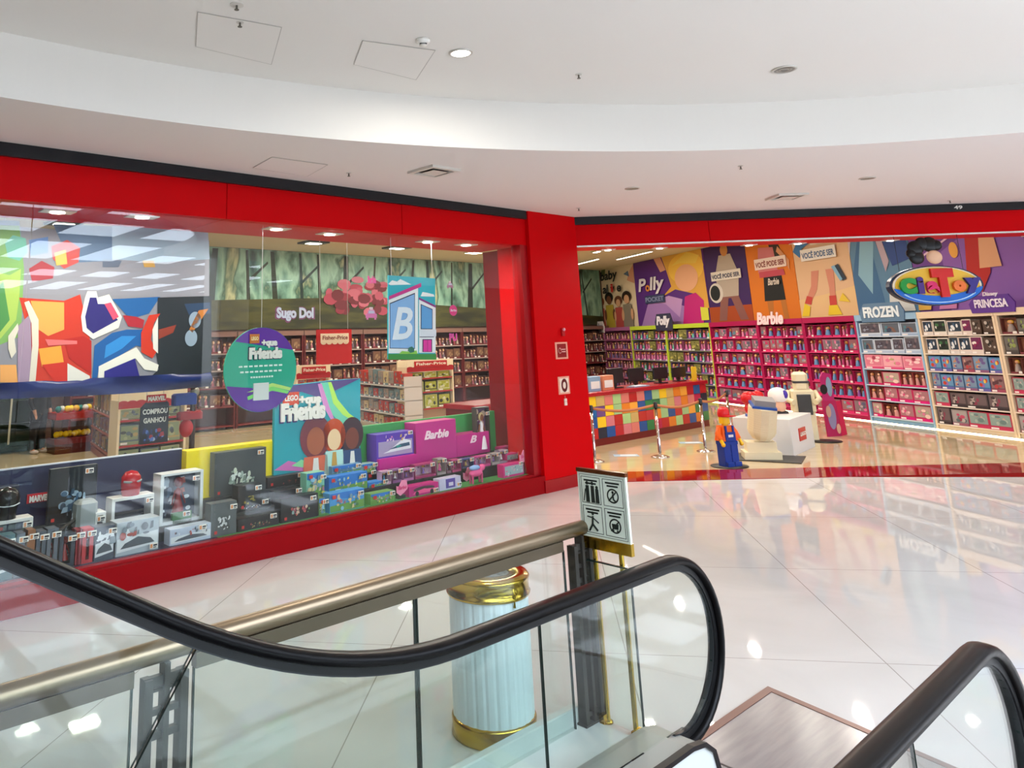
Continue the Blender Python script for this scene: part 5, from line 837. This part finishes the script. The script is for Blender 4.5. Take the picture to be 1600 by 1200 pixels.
# yellow toy rack with things in bins
x, y = LF.flo(108, 706); t = thing('bin_rack', LF, (x, y, .004), 'red and dark bin rack full of yellow toys at the back', 'display stand')
MB().slab([(-.4, -.3), (.4, -.3), (.4, .3), (-.4, .3)], 0, .2, M('4c1010', .5)).part('base', t); MB().box(-.42, .42, -.3, .3, .2, .32, M('6c1414', .5)).part('lower_bin', t); MB().box(-.42, .42, -.32, .3, .72, .86, M('a82018', .5)).part('upper_bin', t)
for q in (-.4, .37): MB().box(q, q+.03, -.05, .05, .3, .8, M('2c2420', .5)).part('post', t)
rr = random.Random(9); r_ = 0
bl = [MB().ball((0, 0, 0), .07, M(c, .4), 9, 6).mesh('toy_ball') for c in ('f0d020', 'f0d020', 'e8b830', '2c7c78', 'd8d8d0')]
for k in range(16):
    low = k < 8; me = bl[0] if low else bl[k % 5]; o = bpy.data.objects.new('toy_ball', me); C.objects.link(o); o.location = LF.W(x-.34+.097*(k % 8), y-.16+.06*(k % 2), .404 if low else .94); tag(o, ('round yellow toy in the lower bin of the red rack' if low else 'round toy in the upper bin of the red rack'), 'toy', 'toys in the lower bin' if low else 'toys in the upper bin')
# dark shelving behind the person
t = thing('dark_cabinet', LF, (2.5, 19.3, .004), 'dark green and black shelving at the back left of the store', 'shelving'); MB().box(0, 3.0, .3, .6, 0, 2.2, M('20382c', .4)).part('body', t)
for k in range(5): MB().box(0, 3.0, 0, .3, .1+k*.5, .13+k*.5, M('1c2c26', .4)).part('shelf', t)
for q in (1.9, 2.25): MB().box(q, q+.04, -.02, 0, .2, 2.0, M('b8b49c', .4)).part('price_rail', t)
# ---- person in black
x, y = LF.flo(63, 703); y = min(y, 18.9)
def person(fr, x, y, rz):
    t = thing('person', fr, (x, y, .004), 'person standing in black clothes at the back of the store', 'person', None, rz)
    V = [(0, 0, .92), (0, 0, 1.1), (0, 0, 1.28), (0, 0, 1.43), (0, -.01, 1.52), (0, -.015, 1.6), (0, -.01, 1.72),
         (.1, 0, .86), (.11, -.01, .5), (.12, .01, .1), (.12, -.14, .04), (-.1, 0, .86), (-.11, 0, .5), (-.13, .02, .1), (-.14, -.13, .04),
         (.19, 0, 1.39), (.25, .02, 1.12), (.22, -.1, .9), (.21, -.13, .82), (-.19, 0, 1.39), (-.25, .02, 1.12), (-.22, -.1, .9), (-.21, -.13, .82)]
    E_ = [(0, 1), (1, 2), (2, 3), (3, 4), (4, 5), (5, 6), (0, 7), (7, 8), (8, 9), (9, 10), (0, 11), (11, 12), (12, 13), (13, 14), (3, 15), (15, 16), (16, 17), (17, 18), (3, 19), (19, 20), (20, 21), (21, 22)]
    Rr = [.14, .13, .15, .13, .055, .085, .075, .1, .07, .05, .035, .1, .07, .05, .035, .065, .05, .036, .03, .065, .05, .036, .03]
    me = bpy.data.meshes.new('body'); me.from_pydata(V, E_, []); o = bpy.data.objects.new('body', me); C.objects.link(o); o.parent = t
    mo = o.modifiers.new('skin', 'SKIN'); mo.use_smooth_shade = True
    for i, r in enumerate(Rr): me.skin_vertices[0].data[i].radius = (r, r*.8 if i < 4 else r); me.skin_vertices[0].data[i].use_root = i == 0
    sm_ = o.modifiers.new('sub', 'SUBSURF'); sm_.levels = 1; sm_.render_levels = 2; me.materials.append(M('b88468', .5))
    cl = M('0f0f12', .8)
    MB().lathe([(.165, .84), (.16, 1.0), (.175, 1.25), (.19, 1.36), (.13, 1.45), (.06, 1.48)], cl, 18).part('shirt', t)
    for s in (-1, 1):
        MB().tube([(s*.09, 0, .92), (s*.105, 0, .5), (s*.125, .01, .09)], [.125, .095, .085], cl, 12).part('trouser_leg', t); MB().tube([(s*.18, 0, 1.41), (s*.25, .02, 1.12), (s*.225, -.08, .93)], [.08, .065, .055], cl, 10).part('sleeve', t)
        MB().ball((s*.13, -.07, .045), (.055, .13, .045), M('c8b8b4', .5)).part('shoe', t)
        for k in range(5): MB().tube([(s*(.21+.012*(k-2)), -.13, .82), (s*(.21+.012*(k-2)), -.15, .74+(.03 if k in (0, 4) else 0))], [.01, .007], M('b88468', .5), 6).part('finger', t)
    MB().ball((0, .015, 1.69), (.095, .105, .1), M('1c1412', .7)).part('hair', t)
    f = MB(); f.ball((0, -.09, 1.63), (.012, .02, .022), M('b88468', .5)).ball((-.03, -.085, 1.655), .01, M('201814', .3)).ball((.03, -.085, 1.655), .01, M('201814', .3)).ball((0, -.085, 1.585), (.025, .008, .007), M('9c5048', .5)).ball((.088, 0, 1.63), (.012, .02, .03), M('b88468', .5)).ball((-.088, 0, 1.63), (.012, .02, .03), M('b88468', .5)); f.part('face', t)
person(LF, x-.25, y, .5)
# ---- shelves along the deep back wall
rr = random.Random(21); k_ = 0
PB = [doll_box(200+i, s, n2, ['5a2c20', 'b07a3c', 'c8a070'], ['9c5c6c', 'b0a090', '6c5c6c', '8c3c44'], b_) for i, (s, n2, b_) in enumerate([('4c2424', '5c3c34', '6c2c30'), ('5c3434', '6c4c44', '7c3438'), ('3c2c2c', '54443c', '5c4c44')])] + [play_box(210, '5c3c34', ['6c4c3c', '8c6c50', '4c3830', 'a08468', '7c3c3c'], '6c2428')]
for i in range(10):
    xa = 6.1+i*2.2; t = thing('wall_shelving', LF, (xa, FN-.5, .004), 'dark red wall shelving bay, %s from the left on the deep back wall' % ORD[i], 'shelving', 'shelving bays on the deep back wall'); c = M('5c1c20', .4)
    MB().box(0, 2.17, .44, .47, 0, 2.55, M('4c2c28', .5)).part('back_panel', t); MB().box(0, .05, 0, .44, 0, 2.55, c).part('side_panel', t); MB().box(2.12, 2.17, 0, .44, 0, 2.55, c).part('side_panel', t); MB().box(0, 2.17, -.02, .44, 2.45, 2.58, M('7c5c54', .4)).part('header', t)
    for si, z in enumerate((.1, .6, 1.1, 1.55, 2.0)):
        MB().box(.05, 2.12, 0, .44, z-.03, z, M('a89490' if si > 2 else '7c3434', .4)).part('shelf', t)
        if si == 0: continue
        for k in range(6):
            me = rr.choice(PB); o = bpy.data.objects.new('toy_pack', me); C.objects.link(o); o.location = LF.W(xa+.07+k*.34, FN-.46, z+.009); o.rotation_euler = (0, 0, LF.az); o.scale = (.31, .25, rr.uniform(.28, .38))
            tag(o, 'toy pack, %s from the left, %s shelf up, %s back wall bay' % (ORD[k], ORD[si], ORD[i]), 'boxed toy', 'toy packs on the deep back wall')
# ---- safety plates on the pillar
PYN = 7.62
def plate(px0, px1, py0, py1, label, kind):
    x0, z1 = Lp(px0, py0, PYN); x1 = Lp(px1, py0, PYN)[0]; z0 = Lp((px0+px1)/2, py1, PYN)[1]; t = thing('safety_plate', LF, (x0, PYN, z0), label, 'sign'); w, h = x1-x0, z1-z0
    MB().box(0, w, -.008, 0, 0, h, M('e8a088', .4)).part('border', t)
    if kind == 'r': MB().box(w*.14, w*.86, -.012, -.008, h*.1, h*.9, M('8c1014', .4)).part('face', t); m = MB(); m.tube([(w*.32+.03*math.cos(a), -.016, h*.5+.04*math.sin(a)) for a in [i*PI/5 for i in range(10)]], .005, M('e8b0a8', .4), 5); m.box(w*.48, w*.78, -.018, -.012, h*.4, h*.46, M('e8b0a8', .4)).box(w*.48, w*.78, -.018, -.012, h*.54, h*.6, M('e8b0a8', .4)); m.part('symbol', t)
    else: MB().box(w*.12, w*.88, -.012, -.008, h*.1, h*.9, M('f0dcc8', .4)).part('face', t); n2 = 20; MB().add([(w*.5+r*w*math.cos(2*PI*i/n2), -.016, h*.5+r*1.35*w*math.sin(2*PI*i/n2)) for r in (.14, .27) for i in range(n2)], [(i, (i+1) % n2, n2+(i+1) % n2, n2+i) for i in range(n2)], M('5c1014', .4)).part('symbol', t)
plate(866.5, 885.5, 535, 561, 'dark red safety plate with a pale border on the pillar', 'r'); plate(871, 888.5, 589, 616, 'white safety plate with a dark ring on the pillar', 'w')
x, z = Lp(878, 516, PYN); t = thing('alarm_button', LF, (x, PYN, z), 'small pink lamp on the pillar above the red plate', 'alarm'); MB().box(-.035, .035, -.03, 0, -.09, .03, M('b01018', .4)).part('housing', t); MB().ball((.01, -.035, .01), (.03, .02, .025), M('e89aa8', .3)).part('lamp', t)
x, z = Lp(883, 628, PYN); t = thing('extinguisher_tag', LF, (x, PYN, z), 'small white tag on the pillar below the ring plate', 'tag'); MB().rbox(-.03, .03, -.02, 0, -.05, .0, M('f0d8c8', .4), .004).rbox(-.03, .03, -.02, 0, .005, .05, M('f0d8c8', .4), .004).part('tag', t); MB().box(-.006, .006, -.01, 0, .05, .09, M('c86c60', .4)).part('hook', t)
# ================================================================= FOREGROUND: escalator, railing, bin, sign
eg = glass('balustrade_glass', (.93, .97, .955), 1.45); dk_edge = M('1f2e2a', .25)
def arc(cx, cz, r, a0, a1, n): return [(cx+r*math.cos(a0+(a1-a0)*i/n), cz+r*math.sin(a0+(a1-a0)*i/n)) for i in range(n+1)]
def rail_path(zt, sc_, x0=-2.2, r=.42, k=-.6):
    # incline (about 29 degrees) easing into the level run, then the half circle of the newel; zt = centre height of the rail
    p = []; tb, te = 1.05, 2.35
    def z(x):
        if x >= te: return zt
        if x <= tb: return zt - k*(te-tb)/2 + k*(x-tb)
        u = (x-tb)/(te-tb); return zt - k*(te-tb)*(1-u)**2/2
    x = x0
    while x < sc_-.02: p.append((x, z(x))); x += .1
    return p + arc(sc_, zt-r, r, PI/2, -PI/2-.25, 26), z
def sec(w, h): return [(-w/2, -h*.35), (-w/2, h*.15), (-w*.36, h*.42), (-w*.15, h*.5), (w*.15, h*.5), (w*.36, h*.42), (w/2, h*.15), (w/2, -h*.35), (w*.3, -h*.5), (-w*.3, -h*.5)]
esc = thing('escalator', LF, (0, 0, 0), 'escalator with a glass side and a long curved black handrail before the railing', 'escalator')
esc_far = esc
for nm, yn, zt, scx in (('far', 2.44, 1.03, 3.85), ('near', 1.045, 1.01, 3.63)):
    kk = -.6 if nm == 'far' else .6; x00 = -2.2 if nm == 'far' else 1.5; path, zf = rail_path(zt, scx, x0=x00, k=kk)
    if nm == 'near': esc = thing('escalator', LF, (0, 0, 0), 'descending escalator side with a broad black handrail at the lower right corner', 'escalator')
    h = MB().sweep(path, sec(.088, .042), yn, RUBBER).part('handrail', esc, 'black rubber handrail')
    inner, _ = rail_path(zt-.037, scx, x0=x00, r=.383, k=kk); MB().sweep(inner, [(-.018, -.012), (-.018, .016), (.018, .016), (.018, -.012)], yn, M('0c0c0d', .4), False).part('guide_rail', esc)
    inner2, _ = rail_path(zt-.052, scx, x0=x00, r=.368, k=kk); MB().sweep(inner2, [(-.011, -.004), (-.011, .004), (.011, .004), (.011, -.004)], yn, M('3c3e40', .35, .6), False).part('lower_strip', esc)
    # glass panels under the rail
    gt = lambda x: zf(x)-.055; gb = lambda x: .26+zf(x)-zt
    def panel(xa_t, xa_b, xb_t, xb_b, end=False):
        n = 10; top_ = [(xa_t+(xb_t-xa_t)*i/n, gt(xa_t+(xb_t-xa_t)*i/n)) for i in range(n+1)]; bot = [(xb_b+(xa_b-xb_b)*i/n, gb(xb_b+(xa_b-xb_b)*i/n)) for i in range(n+1)]
        if end: top_ = top_ + arc(scx, zt-.42, .365, PI/2, -PI/2+.1, 18)
        MB().prism(top_+bot, yn-.005, yn+.005, eg, dk_edge).part('glass_panel', esc)
    if nm == 'far':
        j1 = LF.pix(305, 985, yn)[0]; j1b = LF.pix(180, 1230, yn)[0]-.12; j2 = LF.pix(847, 1050, yn)[0]
    else: j1, j1b, j2 = 1.55, 1.5, 2.9
    if nm == 'far': panel(-2.1, -2.3, j1-.005, j1b-.005)
    panel(j1+.005, j1b+.005, j2-.005, j2-.005); panel(j2+.005, j2+.005, scx, scx, True)
    # deck and skirt
    dkp = [(-2.2, gb(-2.2))]; x = -2.1
    while x < scx-.2: dkp.append((x, gb(x))); x += .2
    if nm == 'near': dkp = [(x, z) for x, z in dkp if x > 1.5]
    top_ = dkp + [(scx-.16, .262), (scx-.05, .245), (scx+.03, .19), (scx+.06, .1), (scx+.06, .0)]; bot = [(scx-1.2, 0), (1.2, 0), (.6, .0), (-2.2, gb(-2.2)-.5)] if nm == 'far' else [(scx-1.2, 0), (1.5, 0)]
    MB().prism(top_+bot, yn-.14, yn+.14, M('dcdcd8', .35), M('a4a6a2', .3, .5)).part('skirt_panel', esc, 'pale skirt with a grey top')
    edge_ = [(x, z+.006) for x, z in top_]; MB().sweep(edge_, [(-.018, -.012), (-.018, .008), (.018, .008), (.018, -.012)], yn-.135, M('1c1618', .3), False).part('deck_trim', esc, 'dark trim along the skirt')
    if nm == 'far':
        a = LF.pix(975, 1196, yn-.145); b = LF.pix(1030, 1165, yn-.145); sl = MB().box(0, .26, -.004, 0, -.12, .0, M('dfe6f0', .4)).box(.015, .245, -.006, -.004, -.105, -.015, M('c4d0e4', .4)).box(.12, .2, -.008, -.006, -.07, -.05, M('24262c', .4)).part('safety_sticker', esc, 'small pale blue pictogram sticker', loc=(3.36, yn-.141, .2))
for k in range(9):                                  # steps rising behind the comb
    x = 2.9-.4*k; z = 0 if k < 3 else (k-2)*.21; MB().rbox(x, x+.395, 1.2, 2.28, z-.2, z-.002, M('4a4a4c', .4, .6), .004).part('step', esc_far)
MB().box(3.3, 3.42, 1.19, 2.29, -.02, .012, M('b8a040', .3, .7)).part('comb_plate', esc_far, 'yellow comb plate')
# floor plate with a brown metal frame
a, b, c_ = LF.flo(1200, 1075), LF.flo(1385, 1155), LF.flo(1110, 1140); X0, X1 = 3.42, a[0]; 
pl = MB(); y0, y1 = .82, a[1]; sk = (b[0]-a[0])/(b[1]-a[1])
def pt(x, y): return (x+(y-y1)*sk*((x-X0)/(X1-X0)), y)
pl.slab([pt(X0, y0+.05), pt(X1-.05, y0+.05), pt(X1-.05, y1-.05), pt(X0, y1-.05)], 0, .006, noisy('brushed_plate', '7b7573', '867f7c', 3, .22, (1, 9, 1)))
t = thing('floor_plate', LF, (0, 0, .002), 'brushed metal floor plate with a brown frame at the escalator landing', 'floor plate'); pl.part('plate', t)
fr2 = M('6b4a42', .3, .5)
MB().slab([pt(X1-.05, y0), pt(X1, y0), pt(X1, y1), pt(X1-.05, y1)], 0, .009, fr2).slab([pt(X0, y1-.05), pt(X1-.05, y1-.05), pt(X1-.05, y1), pt(X0, y1)], 0, .009, fr2).slab([pt(X0, y0), pt(X1-.05, y0), pt(X1-.05, y0+.05), pt(X0, y0+.05)], 0, .009, fr2).part('frame', t)
MB().slab([(4.14, y0+.06), (4.152, y0+.06), (4.152, y1-.06), (4.14, y1-.06)], .006, .0075, M('3c3432', .5)).part('joint', t)
# white stone kerb between the escalator and the railing
kerb = MB(); km = noisy('kerb_marble', 'c9cbc8', 'dfe0dc', 2.2, .25, (1, 1, 1), 6)
kerb.rbox(-2.2, 4.0, 3.185, 3.24, 0, .10, km, .006); kerb.box(-2.2, 4.05, 2.60, 3.185, 0, .012, km); kerb.struct('trim_7', LF, (0, 0, 0))
# railing: round bronze tube over glass, posts of flat bars
rl = thing('glass_railing', LF, (0, 3.15, 0), 'bronze railing with glass panels and flat bar posts beside the escalator', 'railing')
pt_ = [(x, 0, 1.05) for x in (-2.2, 0, 2, 3.2, 4.16)]
MB().tube(pt_, .041, BRONZE, 22).part('top_rail', rl, 'round bronze tube')
seg = [(-2.2, 1.28), (1.53, 3.86)]
for a, b in seg: MB().box(a, b, -.022, .022, .955, 1.012, M('6e6252', .35, .9)).part('under_rail', rl)
POSTS = [1.41, 4.04]
for px_ in POSTS:
    m = MB(); g = M('3c3934', .4, spec=.25)
    for dx, ww in ((-.072, .016), (0, .011), (.072, .016)): m.box(px_+dx-ww, px_+dx+ww, -.028, .028, .015, .965 if dx else 1.01, g)
    for z, hh in ((.95, .018), (.92, .006), (.845, .011), (.765, .013), (.06, .013)): m.box(px_-.088, px_+.088, -.012, .012, z-hh, z+hh, g)
    m.part('post', rl)
    MB().box(px_-.1, px_+.1, -.034, .034, .012, .022, g).part('post_foot', rl)
j = LF.pix(653, 1060, 3.15)[0]
for a, b in ((-2.2, 1.28), (1.53, j-.012), (j+.004, 3.88)):
    MB().box(a, b, -.006, .006, .02, .955, eg).part('glass_panel', rl)
    for q in (a, b): MB().box(q-.003, q+.003, -.007, .007, .02, .955, dk_edge).part('glass_edge', rl)
# short glass panel across the gap at the railing's end
x, y = 4.10, 2.84
t = thing('glass_screen', LF, (4.08, 2.83, .002), 'short upright glass panel closing the gap beside the sign poles', 'glass panel')
MB().box(-.006, .006, 0, .30, .02, .87, eg).part('glass', t); MB().box(-.007, .007, -.004, .002, .02, .87, dk_edge).box(-.007, .007, -.004, .30, .866, .874, dk_edge).part('edge', t)
for q in (.03, .27): MB().box(-.02, .02, q-.015, q+.015, 0, .05, BRASS).part('clamp', t)
# ---- brass sign with four pictograms
base = OF.flo(992, 1150); SF = Fr((0, 0), LF.az-PI/2); sx, sy = SF.pix(0, 0, 0) and (0, 0)
bv = Vector((base[0], base[1], 0)); u0 = bv.dot(SF.x); v0 = bv.dot(SF.y)
q = [SF.pix(a, b, v0) for a, b in ((898, 728), (976, 742), (990, 878), (915, 848))]
xl, xr = (q[0][0]+q[3][0])/2, (q[1][0]+q[2][0])/2; zt = (q[0][1]+q[1][1])/2; zb = (q[2][1]+q[3][1])/2; w = xr-xl; h = zt-zb
t = thing('notice_stand', SF, (xl, v0, .002), 'white notice board with four black pictograms on brass poles', 'notice board')
MB().box(0, w, -.006, .012, zb+.065, zt-.02, M('e4ecdc', .35)).part('board', t); MB().box(-.004, w+.004, -.012, .018, zt-.022, zt, M('7c4c2c', .25, .8)).part('top_bar', t, 'copper brown top bar'); MB().box(-.004, w+.004, -.012, .018, zb, zb+.066, BRASS).part('lower_plate', t, 'polished brass plate')
for uu in (w*.2, w*.74): MB().cyl(uu, 0.02, 0, zt-.1, .015, BRASS, 12).part('pole', t); MB().lathe([(0, 0), (.03, 0), (.028, .01), (.012, .02)], BRASS, 16, uu, .02).part('pole_foot', t)
ink = M('1c241c', .5); m = MB()
def frame(m, x0, x1, z0, z1, th, y): m.box(x0, x1, y-.001, y, z0, z0+th, ink).box(x0, x1, y-.001, y, z1-th, z1, ink).box(x0, x0+th, y-.001, y, z0+th, z1-th, ink).box(x1-th, x1, y-.001, y, z0+th, z1-th, ink)
frame(m, .014, w-.014, zb+.078, zt-.034, .0022, -.0065); cw = (w-.07)/2; ch = (zt-zb-.15)/2
for r in range(2):
    for c in range(2):
        x0 = .026+c*(cw+.018); z0 = zb+.09+(1-r)*(ch+.014); frame(m, x0, x0+cw, z0, z0+ch, .003, -.0065); xc = x0+cw/2; zc = z0+ch*.4; R = cw*.3
        for k in range(2): m.box(x0+.02+.01*k, x0+cw-.02-.01*k, -.0075, -.0065, z0+ch-.026-.017*k, z0+ch-.016-.017*k, ink)
        if (r, c) == (0, 0):
            for dx, s in ((-.026, 1), (.012, 1), (.044, .62)): m.ell(xc+dx, zc+.055*s, .010, .011, -.008, ink, 12); m.poly([(xc+dx-.014, -.008, zc-.055), (xc+dx+.014, -.008, zc-.055), (xc+dx+.012, -.008, zc+.042*s), (xc+dx-.012, -.008, zc+.042*s)], ink)
            for sgn in (-1, 1): m.tube([(xc+sgn*.04, -.008, zc+.02), (xc+sgn*.055, -.008, zc-.05)], .003, ink, 5)
        elif (r, c) == (1, 0):
            m.ell(xc, zc+.05, .01, .011, -.008, ink, 12); m.tube([(xc, -.008, zc+.035), (xc-.005, -.008, zc-.01), (xc-.03, -.008, zc-.05)], .006, ink, 6).tube([(xc-.005, -.008, zc-.01), (xc+.03, -.008, zc-.045)], .006, ink, 6).tube([(xc-.04, -.008, zc+.03), (xc, -.008, zc+.025), (xc+.04, -.008, zc)], .004, ink, 5)
        else:
            n2 = 26; m.add([(xc+rr_*math.cos(2*PI*i/n2), -.008, zc+rr_*math.sin(2*PI*i/n2)) for rr_ in (R, R-.009) for i in range(n2)], [(i, (i+1) % n2, n2+(i+1) % n2, n2+i) for i in range(n2)], ink); m.tube([(xc-R*.7, -.009, zc-R*.7), (xc+R*.7, -.009, zc+R*.7)], .004, ink, 6)
            if r == 0: m.ell(xc, zc+.02, .008, .009, -.008, ink, 10); m.tube([(xc, -.008, zc+.01), (xc+.004, -.008, zc-.02), (xc+.018, -.008, zc-.03)], .005, ink, 6)
            else: m.poly([(xc-.02, -.008, zc-.018), (xc+.02, -.008, zc-.018), (xc+.024, -.008, zc+.012), (xc-.024, -.008, zc+.012)], ink); m.ell(xc-.014, zc-.026, .006, .006, -.008, ink, 10); m.ell(xc+.014, zc-.026, .006, .006, -.008, ink, 10)
m.part('pictograms', t, 'four black pictograms in frames')
# ---- litter bin
bx_, by_ = OF.flo(775, 1150); by_ += .06
t = thing('litter_bin', OF, (bx_, by_, .001), 'round white ribbed litter bin with brass rims behind the railing', 'litter bin'); Rb = .235
m = MB(); n = 96; prof = []
for i in range(n):
    a = 2*PI*i/n; k = i % 4; r = Rb-(.004 if k == 0 else 0); prof.append((r*math.cos(a), r*math.sin(a)))
m.slab(prof, .09, .735, M('e6edf0', .3)).part('body', t)
MB().lathe([(Rb+.004, .0), (Rb+.012, .005), (Rb+.006, .05), (Rb+.010, .085), (Rb+.002, .1), (Rb-.02, .1)], BRASS, 48).part('base_ring', t, 'brass base ring')
MB().lathe([(Rb-.01, .73), (Rb+.012, .73), (Rb+.016, .742), (Rb+.008, .75), (Rb+.008, .815), (Rb+.014, .825), (Rb+.004, .837), (.135, .842), (.13, .83), (.13, .80)], BRASS, 48).part('top_ring', t, 'brass top ring')
MB().lathe([(.13, .828), (.1, .822), (0, .82)], noisy('ash_sand', '4c4a48', '8a8884', 22, .8), 32).part('ash_tray', t, 'grey ash tray'); MB().tube([(Rb*.55, -Rb*.87, .70), (Rb*.56, -Rb*.9, .76), (Rb*.53, -Rb*.84, .80)], .008, BRASS, 8).part('catch', t)
